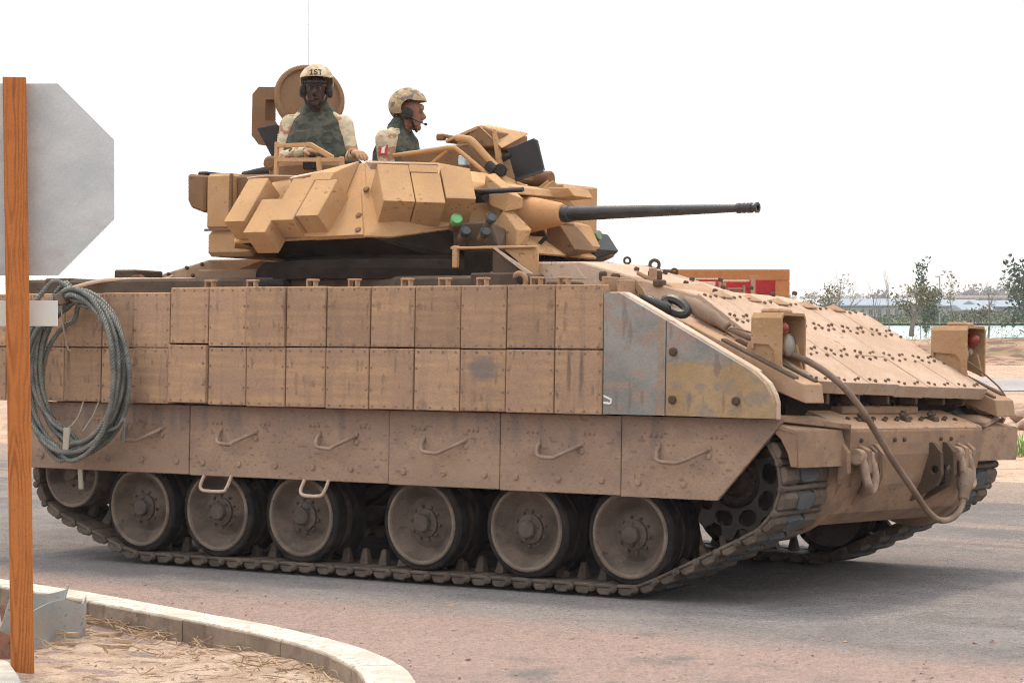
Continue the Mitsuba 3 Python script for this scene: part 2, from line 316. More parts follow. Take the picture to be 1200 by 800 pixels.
mat('mat_twig', paint((.17, .135, .11), (.22, .18, .15), (.13, .1, .08), .5, 3), .9)
mat('mat_red', paint((.40, .008, .012), (.46, .012, .016), (.32, .01, .014), .4, .6), .6)
mat('mat_orange', paint((.36, .135, .035), (.43, .175, .055), (.30, .12, .045), .5, 1.2), .65)
mat('mat_blue', (.05, .06, .16), .5); mat('mat_cream', (.55, .42, .30), .8); mat('mat_brownbox', (.28, .12, .055), .8); mat('mat_post', (.33, .20, .13), .7)
mat('mat_shed', paint((.30, .31, .32), (.38, .38, .38), (.34, .28, .23), .5, .3), .8); mat('mat_shed_roof', (.22, .27, .33), .7); mat('mat_shed_warm', (.33, .22, .16), .8); mat('mat_window', (.10, .12, .14), .3, .5)
mat('mat_lamp', (.22, .23, .24), .6)
# clothing
def f_dcu(p, n, uv):
    a = fbm(p.x * 13, p.y * 13, p.z * 13, 3); b = fbm(p.x * 17 + 8, p.y * 17, p.z * 22, 3)
    c = mix((.55, .46, .34), (.36, .20, .12), smoothstep(.53, .58, a)); return mix(c, (.43, .40, .27), smoothstep(.56, .61, b)) * (.9 + .2 * grain(p, 400))
mat('mat_uniform', f_dcu, .95, .1)
def f_vest(p, n, uv):
    a = fbm(p.x * 20, p.y * 20, p.z * 20, 3); b = fbm(p.x * 22 + 8, p.y * 22, p.z * 26, 3)
    c = mix((.080, .088, .070), (.05, .055, .048), smoothstep(.45, .6, a)); return mix(c, (.115, .108, .085), smoothstep(.55, .68, b) * .8) * (.85 + .3 * grain(p, 400))
mat('mat_vest', f_vest, .95, .1)
def f_helmet(p, n, uv):
    a = fbm(p.x * 16, p.y * 16, p.z * 16, 3); b = fbm(p.x * 24 + 8, p.y * 24, p.z * 24, 3)
    c = mix((.58, .48, .35), (.42, .33, .22), smoothstep(.46, .56, a)); return mix(c, (.24, .2, .15), smoothstep(.58, .66, b) * .7)
mat('mat_helmet', f_helmet, .8, .2)
def f_helmet2(p, n, uv):
    a = fbm(p.x * 18, p.y * 18, p.z * 18, 3); b = fbm(p.x * 24 + 3, p.y * 24, p.z * 24, 3)
    c = mix((.50, .37, .22), (.36, .27, .17), smoothstep(.44, .54, a)); return mix(c, (.13, .12, .13), smoothstep(.52, .60, b) * .8)
mat('mat_helmet_camo', f_helmet2, .8, .2)
mat('mat_skin_dark', (.045, .026, .02), .6, .25); mat('mat_skin', (.24, .12, .082), .6, .25); mat('mat_glove', (.34, .22, .13), .9)
mat('mat_ink', (.012, .012, .012), .8); mat('mat_eye', (.09, .08, .075), .4); mat('mat_lips', (.10, .03, .028), .6)  # eye whites darkened, the shadow on the faces put into the colour
mat('mat_patch_red', (.50, .06, .06), .8); mat('mat_patch_white', (.75, .70, .70), .8); mat('mat_patch_blue', (.14, .13, .42), .8)

exec_parts = []
# ------------------------------------------------------------------ the setting: ground, road, island, kerb
def sheet(x0, x1, y0, y1, nx, ny, zf):
    X, Y = np.meshgrid(np.linspace(x0, x1, nx), np.linspace(y0, y1, ny), indexing='ij')
    v = np.stack([X.ravel(), Y.ravel(), zf(X, Y).ravel()], 1); i, j = np.meshgrid(np.arange(nx - 1), np.arange(ny - 1), indexing='ij')
    a = (i * ny + j).ravel(); q = np.stack([a, a + ny, a + ny + 1, a + 1], 1)
    return trimesh.Trimesh(v, np.vstack([q[:, [0, 1, 2]], q[:, [0, 2, 3]]]), process=False)
def npn(x, y, s, seed=0, o=3): return meshkit.fbm(np.stack([x * s, y * s, 0 * x], -1), o, seed)
lab(put('ground', sheet(-3000, 3000, -3000, 3000, 3, 3, lambda x, y: 0 * x - .12), 'mat_dirt'), 'flat pinkish dirt ground running out to the horizon', 'ground', kind='structure')
# the road: straight edge with the dirt at y = 9.5, ragged
ys = np.linspace(-60, 9.4, 60); xs = np.linspace(-70, 70, 141)
road = sheet(-70, 70, -60, 9.4, 141, 40, lambda x, y: 0 * x); v = road.vertices.copy(); e = v[:, 1] > 9.3
v[e, 1] += 1.6 * (npn(v[e, 0], v[e, 1], .35, 3) - .5); road.vertices = v
lab(put('road', road, 'mat_road'), 'grey asphalt road with drifts of pink dust', 'road', kind='structure')
def dz(x, y):
    d = (x - CAM[0]) * -.56311 + (y - CAM[1]) * .82638; g = np.clip((y - 8.2) / 6, 0, 1)
    return -.05 + g * .05 + g * np.clip((52 - d) / 5, 0, 1) * (.34 * (npn(x, y, .16, 5, 4) - .42) + .16 * (npn(x, y, .7, 8, 4) - .45))
lab(put('dirt_field', sheet(-75, 30, 7.5, 80, 320, 230, dz), 'mat_dirt', True), 'churned pinkish dirt beyond the road', 'dirt', kind='structure')
# far field frame: r metres to the right of the view axis, d metres away
RT, FW = np.array([.82638, .56311, 0]), np.array([-.56311, .82638, 0])
def far(r, d, z=0.0): return CAM * [1, 1, 0] + RT * r + FW * d + np.array([0, 0, z])
MF = np.eye(4); MF[:3, 0] = RT; MF[:3, 1] = FW; MF[:3, 3] = CAM * [1, 1, 0]
lab(put('far_road', sheet(-30, 60, 54.5, 64, 60, 6, lambda x, y: .014 + 0 * x), 'mat_far_asphalt', False, MF), 'pale grey strip of road beyond the dirt', 'road', kind='structure')
def bz(x, y):
    t = np.clip(1 - np.abs(y - 88) / 12, 0, 1); t = t * t * (3 - 2 * t)
    return t * (.66 + .32 * (npn(x, y, .25, 4, 4) - .5)) + .5 * (npn(x, y, .9, 9, 3) - .5) * np.clip(t * 3, 0, 1) * .6 - .05
lab(put('berm', sheet(-60, 90, 75, 104, 420, 60, bz), 'mat_berm', True, MF), 'low brown earth bank with dry growth', 'earth bank', kind='structure')
lab(put('water', sheet(-300, 500, 108, 240, 3, 3, lambda x, y: 0 * x - .02), 'mat_water', False, MF), 'pale bright water of a canal', 'water', kind='structure')

# kerb: inner and outer line of its top, laid in stones
inner = spline([(-14, -1.0), (-8, -2.55), (-5, -3.35), (-2.45, -4.0), (-1.85, -4.18), (-.812, -4.54), (-.141, -4.79), (.628, -5.19), (1.268, -5.73), (1.72, -6.4), (2.0, -7.4), (2.05, -9.0), (2.05, -12)], 10)
def offs(p, d):
    t = np.gradient(p, axis=0); t /= np.linalg.norm(t, axis=1, keepdims=True); return p + d * np.stack([-t[:, 1], t[:, 0]], 1)
s_in = np.concatenate([[0], np.cumsum(np.linalg.norm(np.diff(inner, axis=0), axis=1))])
def along(s): return np.stack([np.interp(s, s_in, inner[:, 0]), np.interp(s, s_in, inner[:, 1])], -1)
lab('kerb', 'curved whitewashed concrete kerb round the sandy island', 'kerb', kind='structure')
KW, KH = .23, .13
s, joint = 0.0, 1.05
while s < s_in[-1] - .3:
    a, b = s + .004, min(s + joint, s_in[-1]) - .004
    ss = np.linspace(a, b, 9); pi = along(ss); po = offs(along(np.linspace(a - .05, b + .05, 9)), KW)
    t = np.gradient(pi, axis=0); t /= np.linalg.norm(t, axis=1, keepdims=True); po = pi + KW * np.stack([-t[:, 1], t[:, 0]], 1)
    dzk = rng.uniform(-.004, .004)
    def strip(prof):
        """prof: (fraction across, z) of a closed section."""
        m = len(prof); V = np.array([[*(pi[i] * (1 - f) + po[i] * f), z + dzk] for i in range(9) for f, z in prof]); F = []
        V += np.where(V[:, 2:] > .05, 1, .3) * .005 * (np.stack([meshkit.fbm(V * 14, 3, q) for q in (3, 4, 5)], 1) - .5)
        for i in range(8):
            for j in range(m):
                j2 = (j + 1) % m; F += [[i * m + j, (i + 1) * m + j, (i + 1) * m + j2], [i * m + j, (i + 1) * m + j2, i * m + j2]]
        for k in range(1, m - 1): F += [[0, k, k + 1], [8 * m, 8 * m + k + 1, 8 * m + k]]
        mm = trimesh.Trimesh(V, F, process=False)
        if mm.volume < 0: mm.invert()
        return mm
    k = put('kerb__kerb_stone', strip([(0, -.1), (1, -.1), (1, KH - .012), (.96, KH - .004), (.04, KH - .004), (0, KH - .012)]), 'mat_kerb')
    put(k + '__whitewash', strip([(.03, KH - .006), (.97, KH - .006), (.95, KH + .001), (.05, KH + .001)]), 'mat_kerb_white')
    s += joint
# the sandy island inside the kerb
ss = np.linspace(0, s_in[-1], 260); rim = offs(along(ss), .06); cen = np.stack([np.clip(rim[:, 0] * .5 - 3, -9, -1.0), np.full(len(ss), -11.0)], 1)
ts = np.linspace(0, 1, 120) ** 1.3; V = rim[:, None] * (1 - ts)[None, :, None] + cen[:, None] * ts[None, :, None]
dist = np.linalg.norm(V - rim[:, None], axis=2)
zz = -.012 + .055 * (npn(V[..., 0], V[..., 1], 1.3, 2, 4) - .35) + .03 * (npn(V[..., 0], V[..., 1], 7, 3, 3) - .5) + .05 * np.exp(-((V[..., 0] - .3) / .8) ** 2) * np.exp(-dist / .5)
zz += .012 * np.clip(dist / .8, 0, 1)
V = np.concatenate([V, zz[..., None]], -1); n1_, n2_ = V.shape[:2]
i, j = np.meshgrid(np.arange(n1_ - 1), np.arange(n2_ - 1), indexing='ij'); a = (i * n2_ + j).ravel(); q = np.stack([a, a + 1, a + n2_ + 1, a + n2_], 1)
isl = trimesh.Trimesh(V.reshape(-1, 3), np.vstack([q[:, [0, 1, 2]], q[:, [0, 2, 3]]]), process=False)
if isl.face_normals[:, 2].mean() < 0: isl.invert()
lab(put('sandy_island', isl, 'mat_soil', True), 'pale sandy soil inside the kerb', 'soil', kind='structure')
# ------------------------------------------------------------------ the armoured vehicle (x forward, y left, z up; the hull frame leans on its suspension)
VH = 'armoured_vehicle'
lab(VH, 'sand coloured tracked armoured vehicle with turret and cannon standing on the road', 'armoured vehicle')
def hull(name, mesh, material='mat_hull', smooth=False): return put(f'{VH}__{name}', mesh, material, smooth, MH)
# --- running gear, level on the ground
WX, WZ = [-3.917, -3.229, -2.517, -1.546, -.748, 0.0], .383
rim_m = lathe([(0, .335), (.23, .335), (.262, .33), (.262, .012), (.236, .012), (.214, .040), (.182, .080), (.165, .090), (.150, .086), (.118, .066), (.100, .058), (.094, .058), (0, .058)], n=40)
def tyre(a, b): return lathe([(.262, a), (.292, a + .004), (.303, a + .016), (.303, b - .016), (.292, b - .004), (.262, b)], n=40)
hub_m = cat([lathe([(.092, .01), (.092, -.012), (.080, -.020), (.058, -.022), (.055, -.052), (.047, -.060), (.020, -.062), (0, -.062)], n=20)] + [bolt((.108 * math.cos(k), .108 * math.sin(k), .004), (0, 0, -1), .010, .014) for k in np.arange(10) * math.pi / 5] + [bolt((.070 * math.cos(k), .070 * math.sin(k), -.019), (0, 0, -1), .008, .010) for k in np.arange(6) * math.pi / 3])
hub_m.apply_translation((0, 0, .052))
edge_m = lathe([(.2625, .014), (.2635, .002), (.258, -.005), (.246, -.007), (.239, .001), (.2365, .014)], n=40)
wheel_p = {'rim_edge': mikit.ply(edge_m, 'mat_wheel_edge', 30), 'rim': mikit.ply(rim_m, 'mat_wheel', 30), 'tyre': mikit.ply(cat([tyre(.006, .125), tyre(.215, .334)]), 'mat_rubber', 30), 'hub_cap': mikit.ply(hub_m, 'mat_wheel_hub', 30)}
def wheel_at(x, z, side, sc=1.0, name='road_wheel', tyres=True, spin=0.0):
    k = nm(f'{VH}__{name}')
    # wheel axis z -> pointing inwards from the outer face
    R = T().rotate([0, 0, 1], 0 if side < 0 else 180).rotate([1, 0, 0], -90).rotate([0, 0, 1], spin).scale(sc)
    tw = T().translate([x, side * 1.45, z]) @ R
    scene[k] = {**wheel_p['rim'], 'to_world': tw}
    scene[k + '__rim_edge'] = {**wheel_p['rim_edge'], 'to_world': tw}
    if tyres: scene[k + '__tyre'] = {**wheel_p['tyre'], 'to_world': tw}
    scene[k + '__hub_cap'] = {**wheel_p['hub_cap'], 'to_world': tw}
for sd in (-1, 1):
    for i, x in enumerate(WX): wheel_at(x, WZ, sd, spin=rng.uniform(0, 360))
    wheel_at(-4.55, .60, sd, .93, 'idler_wheel', False)
    ang = np.arange(0, 2 * np.pi, np.pi / 66); saw = .318 + .034 * np.clip(np.cos(ang * 11) * 1.7, -1, 1)
    g = Polygon(np.stack([saw * np.cos(ang), saw * np.sin(ang)], 1))
    for k in range(9):
        a = k * 2 * np.pi / 9 + .2
        import shapely.affinity as sa
        g = g.difference(sa.translate(sa.rotate(sa.scale(Point(0, 0).buffer(1, 6), .048, .062), math.degrees(a)), .232 * math.cos(a), .232 * math.sin(a)))
    spk = []
    for y in (1.40, 1.03): spk.append(prism(sa.translate(g.difference(Point(0, 0).buffer(.165)), .70, .735), 'y', sd * y - .016, sd * y + .016))
    spk += [cyl((.70, sd * 1.03, .735), (.70, sd * 1.41, .735), .15, .15, 24), cyl((.70, sd * 1.40, .735), (.70, sd * 1.455, .735), .10, .08, 20)]
    k = put(f'{VH}__drive_sprocket', cat(spk[:2]), 'mat_sprocket_shade'); put(k + '__hub', cat(spk[2:] + [cyl((.70, sd * 1.28, .735), (.70, sd * 1.31, .735), .30, .30, 32)]), 'mat_under_shade', 30)  # hub and inner disc near-black, their shade is painted in
    put(k + '__hub_bolts', cat([bolt((.70 + .125 * math.cos(a), sd * 1.412, .735 + .125 * math.sin(a)), (0, sd, 0), .014, .02) for a in np.arange(10) * math.pi / 5]), 'mat_sprocket_shade')
    for x, z in ((-3.2, .88), (-1.9, .88), (-.6, .90)):
        put(f'{VH}__return_roller', lathe([(0, -.06), (.08, -.06), (.1, -.05), (.1, .05), (.08, .06), (0, .06)], (x, sd * 1.2, z), (0, 1, 0), 20), 'mat_wheel', 30)
    for x in WX:
        put(f'{VH}__suspension_arm', hullb([(x, sd * 1.08, WZ), (x, sd * .96, WZ), (x + .34, sd * 1.0, .60), (x + .34, sd * .9, .60)], .055), 'mat_under_shade')
# track: pins ride round wheels, sprocket, idler
PR = .323
circ = [(0, WZ, PR), (WX[0], WZ, PR), (.70, .735, .347), (-4.55, .60, .318), (-3.2, .88, .135), (-1.9, .88, .135), (-.6, .90, .135)]
cp = np.vstack([np.stack([cx + r * np.cos(a), cz + r * np.sin(a)], 1) for cx, cz, r in circ for a in [np.linspace(0, 2 * np.pi, 120)]])
hv = cp[ConvexHull(cp).vertices]; hv = np.vstack([hv, hv[:1]])
L = np.concatenate([[0], np.cumsum(np.linalg.norm(np.diff(hv, axis=0), axis=1))]); NL = int(round(L[-1] / .1524))
def bump(y0, y1): return hullb([(x, y, z) for y in (y0 + .006, y1 - .006) for x, z in ((.050, .002), (-.050, .002), (.046, .022), (-.046, .022), (.030, .036), (-.030, .036))], .005)
link_m = cat([bx(-.068, .068, .075, .262, -.024, -.002, .006), bx(-.068, .068, -.262, -.075, -.024, -.002, .006), bx(-.05, .05, -.09, .09, -.018, .004, .006), bump(.105, .258), bump(-.258, -.105),
              hullb([(-.03, -.028, -.02), (.03, -.028, -.02), (-.03, .028, -.02), (.03, .028, -.02), (-.012, -.010, -.115), (.014, -.010, -.115), (-.012, .010, -.115), (.014, .010, -.115)], .004)])
link_m.apply_transform(np.eye(4))
link_p = mikit.ply(link_m, 'mat_track'); pin_m = cat([lathe([(0, -.286), (.012, -.286), (.013, -.280), (.022, -.278), (.025, -.272), (.025, -.262), (.018, -.255), (.018, .255), (.025, .262), (.025, .272), (.022, .278), (.013, .280), (.012, .286), (0, .286)], (.0762, 0, 0), (0, 1, 0), 12)])
pin_p = mikit.ply(pin_m, 'mat_track', 40)
pad_p = mikit.ply(hullb([(a * sx, b * sy, z) for a, b, z in ((.050, .070, .004), (.034, .100, .004), (.046, .066, .042), (.031, .092, .042)) for sx in (-1, 1) for sy in (-1, 1)], .003), 'mat_pad')
for sd in (-1, 1):
    for i in range(NL):
        s0, s1 = L[-1] * i / NL, L[-1] * (i + 1) / NL
        a = np.array([np.interp(s0 % L[-1], L, hv[:, 0]), np.interp(s0 % L[-1], L, hv[:, 1])]); b = np.array([np.interp(s1 % L[-1], L, hv[:, 0]), np.interp(s1 % L[-1], L, hv[:, 1])])
        t = (b - a) / np.linalg.norm(b - a); nrm = np.array([t[1], -t[0]]); c = (a + b) / 2 
        M = np.eye(4); M[:3, 0] = (t[0], 0, t[1]); M[:3, 2] = (nrm[0], 0, nrm[1]); M[:3, 1] = np.cross(M[:3, 2], M[:3, 0]); M[:3, 3] = (c[0], sd * 1.215, c[1])
        k = nm(f'{VH}__track_link'); tw = T(M.tolist())
        scene[k] = {**link_p, 'to_world': tw}; scene[k + '__rubber_pad'] = {**pad_p, 'to_world': tw}; scene[k + '__pin'] = {**pin_p, 'to_world': tw}
# --- hull
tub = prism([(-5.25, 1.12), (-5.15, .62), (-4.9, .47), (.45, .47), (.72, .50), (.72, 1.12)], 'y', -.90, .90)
hull('lower_hull', tub, 'mat_under_shade')
hull('upper_hull', cat([prism([(-5.35, 1.12), (-5.38, 1.86), (.02, 1.78), (.2, 1.70), (.80, 1.38), (.80, 1.12)], 'y', -1.50, 1.50), 
     hullb([(-1.35, -1.05, 1.8), (-1.35, -.1, 1.8), (-1.35, -1.0, 2.055), (-1.35, -.15, 2.065), (-.68, -1.0, 2.055), (-.68, -.15, 2.065), (.17, -1.02, 1.845), (.17, -.15, 1.825), (.17, -1.05, 1.7), (.17, -.1, 1.7)], .01), hullb([(-1.3, -.2, 1.8), (-1.3, 1.0, 1.8), (-1.3, -.2, 1.95), (-1.3, .95, 1.95), (-.3, -.2, 1.91), (-.3, .95, 1.90), (.17, -.2, 1.81), (.17, .98, 1.785), (.17, .98, 1.7), (.17, -.2, 1.7)], .01)]), 'mat_glacis')
hull('roof_plate', bx(-5.3, -1.36, -1.2, 1.2, 1.8, 1.975, .02), 'mat_roof')
hull('front_recess', bx(.76, .90, -1.2, 1.15, 1.13, 1.32), 'mat_under_shade')  # near-black box, the gap shadow under the lip is in its colour
nose = prism([(.40, 1.20), (.86, 1.165), (1.185, 1.060), (1.192, 1.040), (1.185, .90), (1.13, .72), (1.02, .55), (.90, .475), (.40, .47)], 'y', -.93, .93)
nk = hull('nose_plate', nose, 'mat_nose')
put(nk + '__deck_strip', cat([bx(.88, .98, -.62, .42, 1.14, 1.19, .008)]), 'mat_nose', False, MH)
put(nk + '__lit_top_plate', hullb([(x, y, z) for x, z in ((.87, 1.170), (1.178, 1.068), (1.186, 1.058), (.87, 1.160)) for y in (-.925, .925)], .002), 'mat_hull', False, MH)  # added lighter sheet, paints the top light onto the nose ledge
put(nk + '__studs', cat([bolt((1.05 + .03 * (i % 2), y, 1.105 - .01 * (i % 2)), (.3, 0, 1), .016, .022) for i, y in enumerate(np.arange(-.7, .8, .085))] + [bolt((.93, y, 1.19), (.1, 0, 1), .013, .018) for y in np.arange(-.58, .40, .075)] + [bolt((1.19, y, .99), (1, 0, 0), .014, .016) for y in (-.8, -.35, -.22, .3, .45)]), 'mat_hull_dark', False, MH)
for y in (-.55, .02, .42): hull('deck_clamp', cat([bx(1.03, 1.11, y - .035, y + .035, 1.09, 1.125, .006), cyl((1.07, y, 1.11), (1.07, y, 1.165), .022, .018, 10), cyl((1.07, y - .05, 1.14), (1.07, y + .05, 1.14), .012, .012, 8)]), 'mat_hull_dark')
# final drive housings either side of the nose
for sd in (-1, 1):
    hull('final_drive_cover', cat([lathe([(0, -.07), (.36, -.07), (.395, -.04), (.40, 0), (.395, .05), (.36, .07), (0, .07)], (.715, sd * .905, .80), (0, 1, 0), 40), prism([(.3, .47), (.9, .47), (1.02, .6), (1.10, .78), (1.10, 1.1), (.3, 1.1)], 'y', sd * .84, sd * .97)]), 'mat_nose', 30)
# glacis armour panels with studs, laid in columns
g00, g01, g10, g11 = np.array([1.09, -1.25, 1.334]), np.array([1.125, 1.15, 1.298]), np.array([.19, -1.06, 1.862]), np.array([.19, 1.17, 1.806])
gn = np.cross(g01 - g00, g10 - g00); gn /= np.linalg.norm(gn); gn = gn if gn[2] > 0 else -gn
def gp(a, b): return (g00 * (1 - a) + g01 * a) * (1 - b) + (g10 * (1 - a) + g11 * a) * b
cols = [0, .14, .305, .47, .64, .82, 1.0]; rows = [0, .36, .70, 1.0]
for ci in range(6):
    for ri in range(3):
        a0, a1, b0, b1 = cols[ci] + .0028, cols[ci + 1] - .0028, rows[ri] + .003, rows[ri + 1] - .003
        if ri == 2: b1 += (-.02, .012, -.008, .016, 0, -.012)[ci]
        off = gn * rng.uniform(-.002, .006); th = .075
        P = [gp(a, b) + off for a in (a0, a1) for b in (b0, b1)]
        pk = hull('glacis_panel', hullb(P + [p - gn * th for p in P], .004), 'mat_glacis')
        bl = []
        for a, b in ((.12, .10), (.24, .05), (.62, .07), (.80, .12), (.15, .93), (.30, .87), (.60, .94), (.86, .88)):
            p = gp(a0 + (a1 - a0) * a, b0 + (b1 - b0) * b) + off + gn * .004
            bl.append(bolt(p, gn, rng.uniform(.009, .0125), rng.uniform(.010, .016)))
        put(pk + '__studs', cat(bl), 'mat_bolt', False, MH)
for ci in range(1, 6):
    p = gp(cols[ci], .985) + gn * .008
    hull('panel_lug', hullb([p + [-.05, -.07, .01], p + [.03, -.07, -.01], p + [-.05, .07, .01], p + [.03, .07, -.01], p + [-.02, 0, .028]], .006), 'mat_hull')
for y in (-.95, -.55, -.15, .25, .65, .95): hull('glacis_lip_bracket', bx(.93, 1.05, y - .018, y + .018, 1.20, 1.275, .006), 'mat_hull_dark')
# rails along the glacis edges
gl = []
for sd, yo, yi in ((-1, -1.475, -1.255), (1, 1.47, 1.19)):
    dzb = 0 if sd < 0 else -.085
    gl.append(hull('side_rail', hullb([(x, y, z + dzb) for y in (yo, yi) for x, z in ((.36, 1.675), (1.16, 1.315), (1.175, 1.215), (.36, 1.50))], .006), 'mat_hull'))
    put(gl[-1] + '__edge_strip', cat([hullb([(x, y, z + dzb) for y in (yo + sd * -.0, yo - sd * .05) for x, z in ((.62, 1.575), (1.10, 1.358), (1.10, 1.344), (.62, 1.561))], .004), hullb([(x, y, z + dzb) for y in (yi + sd * .01, yi + sd * .05) for x, z in ((.62, 1.575), (1.14, 1.340), (1.14, 1.326), (.62, 1.561))], .004)]), 'mat_hull_dark', False, MH)
# upper front side plates (a steel one and a mustard one)
for sd in (-1, 1):
    y0, y1 = sd * 1.64, sd * 1.585
    zs = lambda P: [(x, z if sd < 0 else 1.118 + (z - 1.118) * (.78 if x < .95 else .95)) for x, z in P]
    a = hull('front_side_plate', prism(zs([(-.094, 1.842), (.010, 1.842), (.335, 1.680), (.335, 1.122), (-.088, 1.122)]), 'y', y0, y1), 'mat_steel_panel')
    b = hull('front_side_plate', prism(zs([(.341, 1.677), (.912, 1.387), (.998, 1.318), (1.036, 1.255), (1.049, 1.205), (1.049, 1.118), (.341, 1.122)]), 'y', sd * 1.636, y1), 'mat_steel_panel')
    if sd < 0:
        lab(a, 'bare blue grey steel plate'); lab(b, 'mustard and grey front plate with bolts')
        put(b + '__bolts', cat([bolt((x, -1.636, z), (0, -1, 0), .026, .022, 8) for x, z in ((.39, 1.495), (.39, 1.215), (.815, 1.215))]), 'mat_hull_dark', False, MH)
        put(a + '__stencil_marks', cat([hullb([(-.085, -1.6415, 1.235), (-.035, -1.6415, 1.215), (-.035, -1.6415, 1.205), (-.085, -1.6415, 1.225)], .0012), hullb([(-.085, -1.6415, 1.195), (-.040, -1.6415, 1.190), (-.040, -1.6415, 1.180), (-.085, -1.6415, 1.185)], .0012), hullb([(-.035, -1.6415, 1.215), (-.028, -1.6415, 1.21), (-.032, -1.6415, 1.185), (-.040, -1.6415, 1.185)], .0012)]), 'mat_patch_white', False, MH)
    edge = zs([(-.096, 1.842), (.012, 1.842), (.335, 1.682), (.912, 1.389), (.998, 1.320), (1.036, 1.257), (1.051, 1.207), (1.051, 1.118)])
    hull('plate_flange', cat([hullb([(x, y, z) for (x, z) in (edge[i], edge[i + 1]) for y in (sd * 1.583, sd * (1.52 if i < 3 else 1.55))] , .007) for i in range(len(edge) - 1)]), 'mat_edge')  # pale colour paints the light along the plate edge
# armour tiles along the side: two rows
seams = [-5.62, -5.30, -5.06, -4.83, -4.50, -4.153, -3.842, -3.514, -3.178, -2.849, -2.52, -2.191, -1.841, -1.494, -1.141, -.796, -.441, -.095]
for sd in (-1, 1):
    for c in range(len(seams) - 1):
        x0, x1 = seams[c] + .0045, seams[c + 1] - .0045; rear = seams[c + 1] < -3.5
        zt = 1.858 + .006 * c / 6 if rear else 1.892; zm = 1.492 if rear else (1.518 if c == 7 else 1.503); zb = 1.118
        if sd > 0: zt = 1.80
        if c == 7: zb = 1.131
        for r, (z0, z1) in enumerate(((zm + .004, zt), (zb, zm - .004))):
            out = rng.uniform(-.005, .006) + (.018 if (c == 7 and r == 1) or (c == 9 and r == 0) else 0) - (.03 if rear and c < 6 else 0); y = sd * (1.64 + out)
            tk = hull('armour_tile', bx(x0, x1, y, sd * 1.565, z0 + rng.uniform(-.003, .003), z1 + rng.uniform(-.003, .003), .005), f'mat_tile_{rng.integers(5)}')
            if sd < 0:
                bl = [bolt((x, y, z), (0, -1, 0), .0075, .006) for x in np.linspace(x0 + .03, x1 - .03, 4) for z in (z0 + .018, z1 - .018)] + [bolt((x, y, (z0 + z1) / 2 + q), (0, -1, 0), .0075, .006) for x in (x0 + .016, x1 - .016) for q in (-.07, .07)]
                put(tk + '__bolts', cat(bl), 'mat_skirt', False, MH)
    hull('tile_backing', bx(-5.3, -.1, sd * 1.56, sd * 1.50, 1.15, 1.78, .01), 'mat_under_shade')
for i, x in enumerate((-3.22, -2.86, -2.36, -2.02, -1.60, -1.31, -1.02, -.62, -.42)):
    hull('tile_clip', cat([bx(x - .035, x - .022, -1.60, -1.555, 1.88, 1.935), bx(x + .022, x + .035, -1.60, -1.555, 1.88, 1.935), bx(x - .038, x + .045, -1.60, -1.552, 1.930, 1.944)]), 'mat_hull')
# skirt panels with bolts and grab handles
sk = [-4.862, -3.395, -1.732, -.880, -.006, 1.05]
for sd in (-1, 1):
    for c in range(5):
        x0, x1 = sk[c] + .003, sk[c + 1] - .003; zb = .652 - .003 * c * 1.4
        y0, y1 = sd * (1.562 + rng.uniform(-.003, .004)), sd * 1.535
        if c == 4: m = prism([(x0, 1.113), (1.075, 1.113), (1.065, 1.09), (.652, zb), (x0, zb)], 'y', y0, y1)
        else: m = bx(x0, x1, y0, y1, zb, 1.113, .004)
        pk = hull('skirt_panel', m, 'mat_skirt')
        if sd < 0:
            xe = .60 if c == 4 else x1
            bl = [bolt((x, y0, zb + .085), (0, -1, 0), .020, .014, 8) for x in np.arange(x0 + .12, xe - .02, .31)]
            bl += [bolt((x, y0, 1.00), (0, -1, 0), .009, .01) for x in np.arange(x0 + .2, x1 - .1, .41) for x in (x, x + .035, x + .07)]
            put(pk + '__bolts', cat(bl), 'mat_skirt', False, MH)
hx = [(-3.98, -3.60), (-3.14, -2.79), (-2.31, -1.96), (-1.475, -1.105), (-.61, -.25), (.235, .625)]
for i, (a, b) in enumerate(hx):
    a, b = a + .02, b - .03; za = .945 - .004 * i; pts = spline([(a, -1.56, za + .012), (a + .008, -1.60, za - .020), (a + .040, -1.640, za - .068), (a + .15, -1.650, za - .078), (b - .13, -1.645, za - .066), (b - .045, -1.615, za - .025), (b, -1.56, za + .010)], 6)
    hk = hull('grab_handle', tube(pts, .0125, 8), 'mat_skirt_light', True)
    put(hk + '__mounts', cat([bolt((a - .01, -1.562, za - .045), (0, -1, 0), .018, .012, 8), bolt((b + .0, -1.562, za - .035), (0, -1, 0), .018, .012, 8), bolt((a, -1.562, za + .02), (0, -1, 0), .016, .01, 8), bolt((b, -1.562, za + .012), (0, -1, 0), .016, .01, 8)]), 'mat_skirt', False, MH)
for a, b in ((-3.30, -3.04), (-2.448, -2.225)):
    hull('step_loop', tube(spline([(a + .035, -1.55, .655), (a + .01, -1.555, .60), (a + .01, -1.56, .565), (a + .05, -1.56, .548), (b - .06, -1.56, .55), (b - .025, -1.56, .575), (b - .005, -1.555, .62), (b + .01, -1.55, .658)], 6), .0115, 8), 'mat_edge', True)
